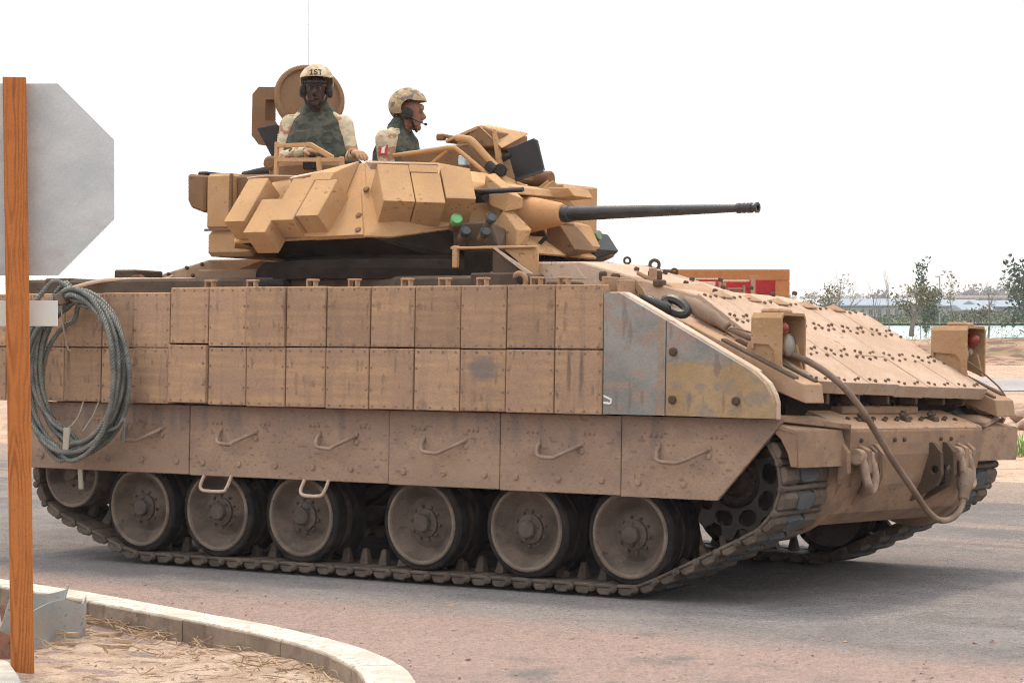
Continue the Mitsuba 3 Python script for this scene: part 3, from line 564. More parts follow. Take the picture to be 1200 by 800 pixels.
# front fenders with flaps
for sd in (-1, 1):
    yo, yi = sd * 1.545, sd * .95
    fk = hull('fender', cat([hullb([(.55, yo, 1.135), (.55, yi, 1.135), (1.0, yo, 1.135), (1.06, sd * 1.47, 1.128), (1.06, sd * 1.12, 1.128), (1.20, yi, 1.085), (.55, yo, 1.105), (.55, yi, 1.105), (1.0, yo, 1.105), (1.06, sd * 1.47, 1.10), (1.06, sd * 1.12, 1.10), (1.20, yi, 1.06)], .004),
        hullb([(.95, yo, 1.10), (.95, sd * 1.0, 1.10), (1.145, yo, 1.055), (1.145, sd * 1.0, 1.055), (1.145, yo, 1.035), (.95, yo, 1.08), (.95, sd * 1.0, 1.08), (1.145, sd * 1.0, 1.035)], .004)]), 'mat_nose')
    put(fk + '__mud_flap', hullb([(x, y, z) for x in (1.15, 1.165) for y, z in ((yo, 1.05), (sd * 1.0, 1.05), (sd * 1.525, .842), (sd * .94, .842), (sd * .94, .93))], .003), 'mat_nose', False, MH)
    put(fk + '__cheek', prism([(1.16, 1.055), (1.16, .845), (1.125, .845), (1.105, .92), (1.06, 1.0), (1.0, 1.055), (.92, 1.085), (.95, 1.10)], 'y', yo, yo - sd * .014), 'mat_nose', False, MH)
# headlight guards
for sd in (-1, 1):
    yc = sd * 1.27; zo = 0 if sd < 0 else -.012
    ou = [(yc - .152, 1.40 + zo), (yc - .152, 1.70 + zo), (yc - .125, 1.732 + zo), (yc + .125, 1.732 + zo), (yc + .152, 1.70 + zo), (yc + .152, 1.40 + zo)]
    shell = Polygon(ou).difference(Polygon([(yc - .136, 1.39 + zo), (yc - .136, 1.695 + zo), (yc - .118, 1.716 + zo), (yc + .118, 1.716 + zo), (yc + .136, 1.695 + zo), (yc + .136, 1.39 + zo)]))
    XB = .80 if sd < 0 else .745
    side = manifold(prism(shell, 'x', XB, .985)); cut = manifold(prism([(.6, 1.3), (.6, 1.56 + zo), (.90, 1.545 + zo), (.935, 1.515 + zo), (.945, 1.46 + zo), (.955, 1.3)], 'y', yc - .3, yc + .3))
    mm = (side - cut).to_mesh()
    gk = hull('headlight_guard', cat([trimesh.Trimesh(mm.vert_properties[:, :3], mm.tri_verts), prism([(yc - .152, 1.52 + zo), (yc - .152, 1.70 + zo), (yc - .125, 1.732 + zo), (yc + .125, 1.732 + zo), (yc + .152, 1.70 + zo), (yc + .152, 1.52 + zo)], 'x', XB - .015, XB + .002),
        hullb([(x, y, z + zo) for x, z in ((.76, 1.56), (.94, 1.545), (.93, 1.47), (.98, 1.40), (.74, 1.50)) for y in (yc - .13, yc - .115)], .004), hullb([(x, y, z + zo) for x, z in ((.76, 1.56), (.94, 1.545), (.93, 1.47), (.98, 1.40), (.74, 1.50)) for y in (yc + .115, yc + .13)], .004)]), 'mat_guard')
    lab(gk, 'boxy headlight guard open to the front')
    ys_ = 1 if sd < 0 else 1
    lk = put(gk + '__signal_lamp', cat([lathe([(0, .0), (.036, .0), (.046, .015), (.048, .04), (.040, .062), (.022, .080), (0, .086)], (.895, yc + sd * .062, 1.642 + zo), (1, 0, 0), 20)]), 'mat_lens_red', 30, MH)
    put(gk + '__lamp_base', cat([cyl((.83, yc + sd * .062, 1.642 + zo), (.90, yc + sd * .062, 1.642 + zo), .062, .062, 16), bx(.84, .93, yc + sd * .09, yc + sd * .03, 1.535 + zo, 1.585 + zo, .015)]), 'mat_hull', 30, MH)
    put(gk + '__headlight', cat([lathe([(0, -.02), (.04, -.02), (.062, .02), (.068, .06), (.063, .07)], (.865, yc - sd * .058, 1.545 + zo), (1, 0, 0), 24)]), 'mat_hull', 30, MH)
    put(gk + '__lens', lathe([(.062, .0), (.045, .010), (.02, .016), (0, .017)], (.93, yc - sd * .058, 1.545 + zo), (1, 0, 0), 24), 'mat_lens_clear', 30, MH)
    put(gk + '__back_plate', bx(XB + .004, XB + .014, yc - .13, yc + .13, 1.42 + zo, 1.71 + zo), 'mat_black_matt', False, MH)
    put(gk + '__bracket', bx(.80, .93, yc - .07, yc + .09, 1.728 + zo, 1.757 + zo, .01), 'mat_hull', False, MH)
hull('lamp_wire', tube(spline([(.90, 1.24, 1.51), (.97, 1.33, 1.44), (1.02, 1.40, 1.38), (1.08, 1.47, 1.30), (1.12, 1.52, 1.20)], 6), .006, 6), 'mat_cable', True)
hull('lamp_wire', tube(spline([(.60, -1.40, 1.60), (.66, -1.44, 1.64), (.72, -1.38, 1.625), (.77, -1.33, 1.60), (.80, -1.32, 1.54)], 6), .006, 6), 'mat_cable', True)
# deck furniture at the front: brackets, lifting eyes, rods, hatch
hull('upright_bracket', cat([bx(-.165, -.145, -1.56, -1.30, 1.82, 1.945), bx(-.055, -.035, -1.56, -1.30, 1.82, 1.925), bx(-.16, -.04, -1.34, -1.31, 1.80, 1.93)]), 'mat_hull')
hull('brace_plate', hullb([(.00, -1.38, 1.80), (.02, -1.38, 1.80), (-.05, -1.38, 1.93), (-.03, -1.38, 1.93), (.10, -1.38, 1.76), (.00, -1.36, 1.80), (-.05, -1.36, 1.93), (.10, -1.36, 1.76)], .004), 'mat_hull')
def eye(x, y, z, r, ax=(0.5, -.86, 0)):
    a = np.arange(20) * 2 * np.pi / 20; B = basis(ax); P = np.array([x, y, z]) + r * (np.cos(a)[:, None] * B[:, 0] + np.sin(a)[:, None] * B[:, 1])
    return tube(P, r * .38, 8, True)
hull('lifting_eye', cat([eye(-.62, -.2, 2.078, .030), bx(-.66, -.58, -.23, -.17, 2.0, 2.055, .01)]), 'mat_hull_dark', 30)
hull('lifting_eye', eye(-.83, -.2, 2.108, .020), 'mat_hull_dark', 30)
hull('lifting_eye', eye(-.47, -.2, 2.03, .02), 'mat_hull_dark', 30)
hull('hinge_rod', cat([cyl((-.98, -.2, 2.085), (-.46, -.2, 2.02), .013, .013, 8), cyl((-.78, -.2, 2.06), (-.73, -.2, 2.055), .02, .02, 10), cyl((-.55, -.2, 2.03), (-.51, -.2, 2.025), .02, .02, 10)]), 'mat_hull_dark', 30)
hull('deck_hatch', hullb([(-1.02, -1.02, 1.955), (-.62, -1.02, 1.955), (-.98, -1.0, 2.05), (-.72, -1.0, 2.05), (-.98, -.6, 2.07), (-.72, -.6, 2.07), (-.62, -.6, 1.96), (-1.02, -.6, 1.96)], .012), 'mat_glacis')
for q in ((-.52, -.47, -1.04, -1.0, 1.94, 2.0), (-.42, -.37, -1.06, -1.0, 1.93, 1.985), (-.25, -.18, -.9, -.82, 1.95, 2.01), (-.12, -.06, -1.05, -.97, 1.90, 1.945)): hull('deck_lug', bx(*q, .01), 'mat_hull_dark')
hull('deck_strut', cat([bx(-.19, -.15, -.98, -.94, 1.93, 2.02), cyl((-.26, -1.0, 1.99), (-.17, -.95, 1.94), .013, .013, 8)]), 'mat_hull')
hull('deck_step', hullb([(-.05, -1.0, 1.92), (.22, -1.0, 1.80), (-.05, -.55, 1.93), (.22, -.55, 1.81), (-.05, -1.0, 1.88), (.22, -1.0, 1.76)], .006), 'mat_hull')
hull('deck_studs', cat([bolt((x, y, 1.85 + (.19 - x) * .255 + .008), (.3, 0, 1), .017, .02) for x, y in ((-.45, -.7), (-.3, -.72), (-.1, -.68), (-.42, -.4), (-.25, -.35), (-.05, -.3), (.1, -.66), (-.3, .1), (-.1, .15), (.08, .12), (-.02, .6))]), 'mat_hull_dark')
hull('roof_edge_plate', cat([bx(-1.30, -.95, -1.32, -1.05, 1.86, 1.985, .01), cyl((-.92, -1.25, 1.93), (-.80, -1.25, 1.93), .05, .05, 14), bx(-.74, -.58, -1.3, -1.1, 1.86, 1.93, .01)]), 'mat_hull_dark', 30)
hull('roof_cable_ring', cat([eye(-.93, -1.3, 1.935, .045, (0, 1, .2))]), 'mat_hull', 30)
# tow points on the nose
for y in (-.80, .565):
    lk = hull('tow_lug', cat([hullb([(1.14, y - s, z) for s in (-.02, .02) for z in (.98, .72)] + [(1.25, y - s, z) for s in (-.02, .02) for z in (.93, .80)], .006), hullb([(1.14, y + .15 - s, z) for s in (-.018, .018) for z in (1.0, .66)] + [(1.23, y + .15 - s, z) for s in (-.018, .018) for z in (.92, .70)], .006), hullb([(1.14, y - .17 - s, z) for s in (-.016, .016) for z in (1.0, .74)] + [(1.20, y - .17 - s, z) for s in (-.016, .016) for z in (.92, .80)], .006)]), 'mat_nose')
    put(lk + '__pin', cat([cyl((1.215, y - .10, .895), (1.215, y + .10, .895), .030, .030, 14), cyl((1.215, y - .12, .895), (1.215, y - .08, .895), .05, .05, 14), cyl((1.215, y - .07, .895), (1.215, y - .045, .895), .045, .045, 14)]), 'mat_shackle', 30, MH)
    put(lk + '__shackle', tube(spline([(1.215, y - .055, .91), (1.245, y - .06, .84), (1.262, y - .055, .76), (1.265, y, .695), (1.262, y + .055, .76), (1.245, y + .06, .84), (1.215, y + .055, .91)], 6), .028, 8), 'mat_shackle', True, MH)
for y, m in ((.36, 'mat_hull_dark'), (.17, 'mat_hull_dark'), (-.63, 'mat_nose')):  # far brackets darker, shade on their sides put into the colour
    hull('tow_bracket', prism(Polygon([(1.12, .985), (1.215, .965), (1.262, .91), (1.268, .77), (1.235, .70), (1.06, .60), (1.0, .62)]).difference(Point(1.225, .80).buffer(.028)), 'y', y - .022, y + .022), m)
hull('tow_pintle', cat([cyl((1.17, .165, .80), (1.17, .365, .80), .03, .03, 12), hullb([(1.12, .19, .86), (1.2, .19, .82), (1.2, .19, .72), (1.08, .19, .66), (1.12, .34, .86), (1.2, .34, .82), (1.2, .34, .72), (1.08, .34, .66)], .01)]), 'mat_under_shade', 30)
# things on the rear deck
hull('rear_deck_panel', cat([hullb([(-4.62, -.6, 2.0), (-4.05, -.6, 2.0), (-4.12, -.55, 2.125), (-4.02, -.1, 2.15), (-4.0, .3, 2.14), (-4.6, .3, 2.02)], .01), bx(-4.10, -3.55, -.7, .4, 1.97, 2.06, .01)]), 'mat_nose')
hull('rear_deck_bolts', cat([bolt(p, (0, -1, .4), .014, .018, 8) for p in ((-4.27, -.615, 2.075), (-4.14, -.6, 2.10), (-4.43, -.63, 2.03), (-4.2, -.63, 2.02))]), 'mat_hull_dark')
hull('idle_roller', cat([lathe([(0, -.03), (.06, -.03), (.075, -.02), (.075, .02), (.06, .03), (.03, .035), (0, .035)], (-4.30, -1.1, 1.935), (.1, -1, 0), 24)]), 'mat_rust', 30)
hull('rear_box', cat([bx(-4.62, -4.42, -1.0, -.7, 1.96, 2.05, .01), bx(-5.1, -4.86, -1.2, -.8, 1.86, 1.985, .01), hullb([(-4.85, -1.1, 1.87), (-4.62, -1.1, 1.87), (-4.78, -1.1, 1.96), (-4.66, -1.1, 1.96), (-4.85, -.8, 1.87), (-4.62, -.8, 1.87), (-4.7, -.8, 1.97)], .008)]), 'mat_hull_dark')
hull('deck_rod', cat([tube(spline([(-4.90, -1.30, 1.87), (-4.7, -1.25, 1.93), (-4.5, -1.2, 1.968), (-4.2, -1.15, 1.972), (-3.7, -1.12, 1.965)], 6), .014, 8), cyl((-3.75, -1.1, 1.945), (-4.2, -1.12, 1.955), .016, .016, 8), cyl((-4.12, -1.18, 1.94), (-4.02, -1.05, 2.0), .01, .01, 6)]), 'mat_edge', 30)
hull('stowed_roll', cat([cyl((-3.72, -1.15, 1.935), (-3.36, -1.15, 1.935), .045, .045, 14), bx(-3.12, -2.84, -1.3, -1.12, 1.9, 1.96, .02)]), 'mat_black_matt', 30)

# ------------------------------------------------------------------ turret
TU = f'{VH}__turret'
n1 = np.array([0, -.769, .639]); n1 /= np.linalg.norm(n1); O1 = np.array([-2.6727, -1.385, 2.3581]); u1 = np.array([1., 0, 0]); v1 = np.cross(n1, u1)
n2 = np.array([.587, -.492, .643]); n2 /= np.linalg.norm(n2); O2 = np.array([-2.1526, -1.105, 2.4757]); u2 = np.array([-n2[1], n2[0], 0]); u2 /= np.linalg.norm(u2); v2 = np.cross(n2, u2)
YC = -.10
def mir(p): p = np.array(p, float); p[..., 1] = 2 * YC - p[..., 1]; return p
core = np.array([(-3.30, -1.24, 2.215), (-2.195, -1.235, 2.239), (-2.10, -1.09, 2.24), (-1.92, -.70, 2.32), (-2.04, -.33, 2.715), (-2.52, -.845, 2.745), (-3.25, -.90, 2.63), (-3.55, -.8, 2.60), (-3.55, -.95, 2.2), (-1.84, -.42, 2.62), (-1.78, -.42, 2.36)])
put(TU, hullb(np.vstack([core, mir(core)]), .01), 'mat_turret', False, MH)
def tur(name, mesh, material='mat_turret', smooth=False): return put(f'{TU}__{name}', mesh, material, smooth, MH)
belly = np.array([(-3.25, -1.22, 2.21), (-2.2, -1.22, 2.235), (-1.93, -.72, 2.30), (-1.68, -.4, 2.25), (-3.4, -.7, 2.2)])
rg = np.array([(-2.5 + .98 * math.cos(a), YC + .98 * math.sin(a), 2.115) for a in np.arange(28) * 2 * np.pi / 28])
tur('belly_plate', hullb(np.vstack([belly, mir(belly), rg]), .006), 'mat_under_shade')
hull('turret_ring', lathe([(0, 1.96), (1.20, 1.96), (1.20, 2.03), (1.16, 2.085), (1.02, 2.10), (1.0, 2.125), (0, 2.125)], (-2.5, YC, 0), (0, 0, 1), 56), 'mat_under_shade', 30)
# facet plates with a seam on the ridge
def flat(O, u, v, n, uvs, d, mate='mat_turret', name='side_plate'): 
    return tur(name, hullb([O + u * a + v * b + n * w for a, b in uvs for w in (0, -d)], .003), mate)
p1k = flat(O1 - n1 * .165, u1, v1, n1, [(.088, -.019), (.474, -.008), (.112, .650), (-.084, .585), (-.484, .49), (-.36, .02)], .03)
p2k = flat(O2 - n2 * .135, u2, v2, n2, [(-.027, .490), (-.104, -.150), (-.006, -.189), (.461, -.078), (.685, .452), (.465, .497)], .03)
ring_b = lambda p, n: cat([bolt(p, n, .022, .012, 10)])
tur('bolts', cat([ring_b(O1 - n1 * .163 + u1 * .42 + v1 * .03, n1), ring_b(O2 - n2 * .133 - v2 * .125 + u2 * .0, n2), ring_b(O1 - n1 * .163 + u1 * .30 + v1 * .40, n1), ring_b(O1 - n1 * .163 + u1 * .36 + v1 * .16, n1)]), 'mat_turret_dark')
# applique blocks, both sides
def blocks(O, u, v, n, name='armour_block', m=False):
    pass
B1 = [(-.602, -.425, -.02, .38, .17), (-.375, -.188, -.125, .18, .20), (-.205, -.012, -.018, .362, .165), (-.006, .183, .016, .342, .185)]
B2 = [(.0, .214, 0.0, .335, .148), (.219, .418, -.002, .266, .148), (.214, .410, .272, .342, .148), (.428, .632, .044, .318, .135)]
for (a, b, c, d, w) in B1: tur('armour_block', block(O1, u1, v1, n1, a, b, c, d, w))
O2b = np.array([-2.0657, -1.22, 2.4662])                              # the front blocks stand well proud of the plate
for (a, b, c, d, w) in B2: tur('armour_block', block(O2b, u2, v2, n2, a, b, c, d, w + .10))
tur('armour_block', hullb([O1 + u1 * a + v1 * b + n1 * w for a, b, w in ((-.040, .347, -.004), (.113, .347, -.004), (.151, .358, -.155), (-.071, .407, -.004), (.117, .407, -.004), (.109, .652, -.155), (-.2, .56, -.155))], .005))
tur('roof_edge_strip', hullb([O1 + u1 * a + v1 * b + n1 * w for a, b, w in ((-.245, .375, -.01), (-.075, .405, -.01), (-.10, .475, -.06), (-.27, .44, -.06), (-.245, .365, -.05))], .005), 'mat_edge')  # light along the roof edge painted as a paler strip
tur('roof_edge_strip', hullb([O1 + u1 * a + v1 * b + n1 * w for a, b, w in ((-.615, .385, -.0), (-.46, .40, -.0), (-.20, .50, -.12), (-.42, .47, -.1), (-.60, .375, -.05))], .005), 'mat_edge')
tur('roof_edge_strip', hullb([O2b + u2 * a + v2 * b + n2 * w for a, b, w in ((-.03, .342, -.002), (.41, .352, -.002), (.43, .375, -.03), (-.06, .372, -.03), (-.03, .342, -.06), (.41, .352, -.06))], .004), 'mat_edge')
n3_ = []
for (O, u, v, n, BB) in ((O1, u1, v1, n1, B1), (O2b, u2, v2, n2, [(a, b, c, d, w + .10) for a, b, c, d, w in B2])):
    Om = mir(O); f = np.array([1, -1, 1])
    for (a, b, c, d, w) in BB: tur('armour_block', block(Om, u * f, v * f, n * f, a, b, c, d, w))
# bustle bin
bk = tur('bustle_bin', bx(-3.935, -3.705, -.815, .60, 2.335, 2.725, .02), 'mat_turret')
tur('bustle_bin', bx(-3.94, -3.50, -.80, .60, 2.145, 2.325, .03), 'mat_turret'); tur('bustle_bin', bx(-3.71, -3.20, -.76, .58, 2.20, 2.715, .02), 'mat_turret_dark')
put(bk + '__straps', cat([bx(-3.715, -3.695, -.825, -.80, 2.36, 2.72), bx(-3.94, -3.70, -.825, -.812, 2.322, 2.338)]), 'mat_turret_dark', False, MH)
tur('stowage_roll', tube(spline([(-3.75, -.62, 2.71), (-3.55, -.60, 2.74), (-3.35, -.58, 2.735), (-3.2, -.58, 2.70)], 5), .04, 10), 'mat_black_matt', True)
tb = tur('rear_lamp_box', hullb([(-4.15, -.74, 2.72), (-4.02, -.74, 2.71), (-4.145, -.74, 2.55), (-4.12, -.74, 2.51), (-4.01, -.74, 2.475), (-4.15, -.4, 2.72), (-4.02, -.4, 2.71), (-4.12, -.4, 2.5), (-4.01, -.4, 2.475)], .015), 'mat_turret_dark')
put(tb + '__cap', cat([bx(-4.12, -4.04, -.70, -.5, 2.725, 2.755, .012)]), 'mat_black_matt', False, MH)
tur('bustle_arm', bx(-4.06, -3.93, -.7, -.5, 2.50, 2.68, .01), 'mat_black_matt')
# commander's guard rail
gb = [((-3.251, -.88, 2.50), (-3.246, -.88, 2.905)), ((-3.246, -.88, 2.893), (-2.99, -.84, 2.893)), ((-2.99, -.84, 2.895), (-2.83, -.80, 2.805)), ((-3.246, -.88, 2.795), (-2.74, -.80, 2.785)), ((-2.915, -.84, 2.795), (-2.90, -.84, 2.70)), ((-2.745, -.80, 2.795), (-2.74, -.80, 2.74)), ((-3.22, -.60, 2.60), (-3.21, -.60, 2.87))]
def barb(a, b, w=.016, t=.010):
    return hullb([np.array(p) + [0, s * t, 0] + q * np.array(o) for p in (a, b) for s in (-1, 1) for q, o in ((w, (.7, 0, .7)), (w, (-.7, 0, .7)), (w, (.7, 0, -.7)), (w, (-.7, 0, -.7)))], .002)
tur('guard_rail', cat([barb(a, b) for a, b in gb]), 'mat_turret')
# commander's open hatch lid behind him, with its hinge arm
ang = np.arange(32) * 2 * np.pi / 32; lx = np.array([.72, -.58, .30]); lx /= np.linalg.norm(lx)
lk = tur('hatch_lid', lathe([(0, -.06), (.17, -.06), (.235, -.035), (.255, .0), (.258, .03), (.245, .045), (.225, .046), (.215, .018), (.10, .024), (0, .026)], (-3.60, -.10, 3.30), lx, 44), 'mat_turret_dark', 30)
put(lk + '__hinge_arm', prism([(-4.108, 3.06), (-4.108, 3.36), (-4.05, 3.41), (-3.86, 3.40), (-3.86, 3.315), (-3.985, 3.315), (-3.985, 3.17), (-3.94, 3.11), (-3.88, 3.06), (-3.92, 2.98), (-4.04, 2.99)], 'y', -.12, .0), 'mat_turret_dark', False, MH)
put(lk + '__strut', hullb([(-4.03, -.14, 3.10), (-3.86, -.14, 3.12), (-3.62, -.2, 2.80), (-3.78, -.2, 2.80), (-4.03, -.02, 3.05), (-3.86, -.02, 3.1), (-3.62, -.1, 2.8)], .008), 'mat_black_matt', False, MH)
tur('lifting_knob', lathe([(0, -.045), (.035, -.045), (.05, -.03), (.05, .03), (.035, .045), (0, .045)], (-3.42, -.72, 2.79), (0.3, -1, 0), 20), 'mat_turret_dark', 30)
# cupola rings
tur('cupola', lathe([(.42, 2.66), (.42, 2.76), (.40, 2.79), (.33, 2.79), (.32, 2.7)], (-3.18, -.38, 0), (0, 0, 1), 36), 'mat_turret_dark', 30)
tur('cupola', lathe([(.40, 2.66), (.40, 2.78), (.38, 2.81), (.31, 2.81), (.30, 2.7)], (-2.98, .45, 0), (0, 0, 1), 36), 'mat_turret_dark', 30)
for i, a in enumerate((-1.2, -.5, .2)):
    pk = tur('periscope', bx(-3.18 + .40 * math.cos(a) - .05, -3.18 + .40 * math.cos(a) + .05, -.38 + .4 * math.sin(a) - .05, -.38 + .4 * math.sin(a) + .05, 2.73, 2.80, .01), 'mat_black_matt')
# sight housing with open ballistic doors
sk_ = tur('sight_housing', cat([hullb([(-2.86, .05, 2.70), (-2.86, .05, 2.90), (-2.30, .05, 2.70), (-2.30, .05, 2.94), (-2.10, .05, 2.72), (-2.86, .6, 2.7), (-2.86, .6, 2.90), (-2.3, .6, 2.7), (-2.3, .6, 2.94), (-2.12, .6, 2.86), (-2.10, .6, 2.72)], .012),
    hullb([(-2.42, .09, 2.93), (-2.09, .09, 2.93), (-2.09, .09, 3.02), (-2.22, .09, 3.065), (-2.42, .10, 2.97), (-2.42, .55, 2.93), (-2.15, .55, 2.93), (-2.15, .55, 3.03), (-2.42, .55, 2.97)], .008)]), 'mat_turret_dark')
put(sk_ + '__hood', cat([hullb([(-2.51, .08, 2.983), (-2.245, .08, 3.068), (-2.60, .45, 2.983), (-2.411, .45, 3.11), (-2.51, .08, 2.968), (-2.245, .08, 3.053)], .004), hullb([(-2.225, .08, 3.069), (-2.411, .45, 3.115), (-2.074, .45, 3.042), (-2.035, .08, 2.914)], .006)]), 'mat_turret', False, MH)
put(sk_ + '__front_post', hullb([(-2.11, .07, 3.04), (-2.085, .07, 3.04), (-2.055, .07, 2.72), (-2.03, .07, 2.72), (-2.11, .12, 3.04), (-2.03, .12, 2.72)], .004), 'mat_turret', False, MH)
put(sk_ + '__door', cat([hullb([(-2.013, y, 2.905) for y in (.12, .135)] + [(-1.80, y, 2.968) for y in (.12, .135)] + [(-1.775, y, 2.955) for y in (.12, .135)] + [(-1.715, y, 2.755) for y in (.12, .135)] + [(-1.945, y, 2.708) for y in (.12, .135)], .004), hullb([(-1.715, .12, 2.76), (-1.675, .06, 2.735), (-1.90, .06, 2.675), (-1.945, .12, 2.708), (-1.715, .12, 2.745), (-1.945, .12, 2.695)], .004), cyl((-2.06, .12, 2.84), (-1.98, .12, 2.865), .025, .02, 10)]), 'mat_black', False, MH)
put(sk_ + '__arm', tube(spline([(-2.36, .0, 2.985), (-2.27, .0, 2.975), (-2.22, .0, 2.95), (-2.10, .0, 2.84), (-1.96, .0, 2.72)], 5), .026, 10), 'mat_turret', True, MH)
put(sk_ + '__arm_joint', cat([cyl((-2.06, -.05, 2.79), (-2.0, -.05, 2.74), .035, .035, 12), lathe([(0, -.03), (.04, -.03), (.045, 0), (.04, .03), (0, .03)], (-1.975, -.02, 2.75), (.4, -1, 0), 16)]), 'mat_black_matt', 30, MH)
put(sk_ + '__rail', tube(spline([(-2.86, -.06, 2.875), (-2.5, -.06, 2.905), (-2.36, -.06, 2.915), (-2.29, -.06, 2.885), (-2.0, -.06, 2.68)], 4), .016, 8), 'mat_turret', True, MH)
put(sk_ + '__brace', cyl((-2.62, -.05, 2.76), (-2.40, -.05, 2.90), .012, .012, 8), 'mat_turret', 30, MH)
put(sk_ + '__vision_block', bx(-2.335, -2.27, -.02, .05, 2.795, 2.862, .006), 'mat_periscope_sky', False, MH)
put(sk_ + '__latch', cat([cyl((-2.57, .1, 3.02), (-2.46, .1, 3.0), .014, .014, 8), bx(-2.60, -2.54, .08, .13, 2.985, 3.03, .008)]), 'mat_turret_dark', 30, MH)
# mantlet, cannon, coaxial gun
GUN = f'{VH}__gun'
def gx(x, dy=0, dz=0): return np.array([x, YC - .05 + dy, 2.428 + dz])
put(GUN, lathe([(0, -.30), (.150, -.30), (.150, -.10), (.138, 0), (.112, .16), (.075, .345), (.066, .362), (.05, .37), (0, .37)], gx(-1.735), (1, 0, .004), 36), 'mat_cone', 30, MH)
put(GUN + '__barrel', lathe([(.056, 0), (.057, .02), (.057, .05), (.050, .06), (.043, .40), (.036, .80), (.029, 1.15), (.024, 1.34), (0, 1.34)], gx(-1.37), (1, 0, .006), 20), 'mat_gun', 30, MH)
brk = [lathe([(.026, 0), (.033, .008), (.033, .03), (.029, .034), (.029, .044), (.033, .048), (.033, .064), (.029, .068), (.029, .078), (.033, .082), (.033, .115), (.026, .118), (.024, .14), (.034, .144), (.034, .158), (.018, .158), (.018, .06)], gx(-.045, 0, .008), (1, 0, .006), 18)]
put(GUN + '__muzzle_brake', cat(brk), 'mat_gun', 30, MH)
ck = put(GUN + '__coaxial_gun', cat([cyl((-1.80, -.60, 2.555), (-1.392, -.60, 2.562), .019, .017, 12), cyl((-1.80, -.55, 2.53), (-1.72, -.55, 2.525), .045, .04, 14)]), 'mat_gun', 30, MH)
# blocks round the gun
n3 = np.array([.70, -.12, .70]); n3 /= np.linalg.norm(n3); u3 = np.array([.12, .70, 0]); u3 /= np.linalg.norm(u3); v3 = np.cross(n3, u3)
tur('armour_block', hullb([(-1.756, -.5, 2.67), (-1.575, -.5, 2.546), (-1.60, -.5, 2.433), (-1.718, -.5, 2.476), (-1.784, -.36, 2.692), (-1.56, -.36, 2.521), (-1.566, -.36, 2.464), (-1.80, -.46, 2.56), (-1.80, -.36, 2.56)], .006))
tur('armour_block', hullb([(-1.614, -.5, 2.428), (-1.502, -.5, 2.301), (-1.513, -.5, 2.177), (-1.678, -.5, 2.191), (-1.728, -.5, 2.294), (-1.627, -.36, 2.431), (-1.488, -.36, 2.314), (-1.533, -.36, 2.207), (-1.7, -.36, 2.2)], .006))
tur('armour_block', hullb([(-1.60, .02, 2.36), (-1.50, .02, 2.36), (-1.38, .02, 2.20), (-1.46, .02, 2.15), (-1.62, .02, 2.18), (-1.60, .22, 2.36), (-1.50, .22, 2.36), (-1.34, .22, 2.20), (-1.62, .22, 2.18)], .006), 'mat_turret_dark')
tur('armour_block', hullb([(-1.62, .25, 2.40), (-1.54, .25, 2.38), (-1.46, .25, 2.24), (-1.50, .25, 2.15), (-1.62, .25, 2.2), (-1.62, .45, 2.40), (-1.54, .45, 2.38), (-1.46, .45, 2.24), (-1.55, .45, 2.2)], .006))
tur('gun_shield', cat([hullb([(-1.86, -.36, 2.64), (-1.64, -.36, 2.60), (-1.86, .3, 2.645), (-1.64, .3, 2.61), (-1.62, -.36, 2.56), (-1.62, .3, 2.57), (-1.86, -.36, 2.56)], .006), hullb([(-1.60, -.30, 2.18), (-1.46, -.30, 2.16), (-1.60, .4, 2.18), (-1.46, .4, 2.16), (-1.66, -.3, 2.28), (-1.66, .4, 2.28)], .01), hullb([(-1.74, .10, 2.63), (-1.50, .10, 2.62), (-1.46, .12, 2.57), (-1.74, .35, 2.63), (-1.50, .35, 2.62), (-1.46, .35, 2.57), (-1.66, .1, 2.56), (-1.66, .35, 2.56)], .006)]), 'mat_turret')
tur('deflector_rod', cyl((-1.52, -.12, 2.28), (-1.66, -.16, 2.14), .014, .014, 8), 'mat_black_matt', 30)
# missile box on the far side
def SH(m, dx=-.14):
    m.apply_translation((dx, 0, 0)); return m
mk = tur('missile_box', SH(hullb([(-2.20, .75, 2.66), (-2.06, .75, 2.715), (-1.83, .75, 2.70), (-1.80, .75, 2.67), (-1.80, .75, 2.20), (-2.2, .75, 2.2), (-2.20, 1.15, 2.66), (-2.06, 1.15, 2.72), (-1.80, 1.15, 2.70), (-1.80, 1.15, 2.20), (-2.2, 1.15, 2.2)], .008)))
put(mk + '__roller', SH(lathe([(0, -.09), (.05, -.09), (.058, -.08), (.058, .08), (.05, .09), (0, .09)], (-1.93, .62, 2.735), (1, .1, -.02), 18)), 'mat_turret_dark', 30, MH)
put(mk + '__bracket', SH(cat([hullb([(-2.08, .55, 2.62), (-1.80, .50, 2.56), (-1.75, .5, 2.53), (-2.08, .7, 2.66), (-1.8, .7, 2.6), (-2.0, .6, 2.5)], .006), hullb([(-1.86, .68, 2.63), (-1.76, .68, 2.52), (-1.80, .68, 2.50), (-1.90, .68, 2.62), (-1.86, .75, 2.63), (-1.76, .75, 2.52)], .004)])), 'mat_turret', False, MH)
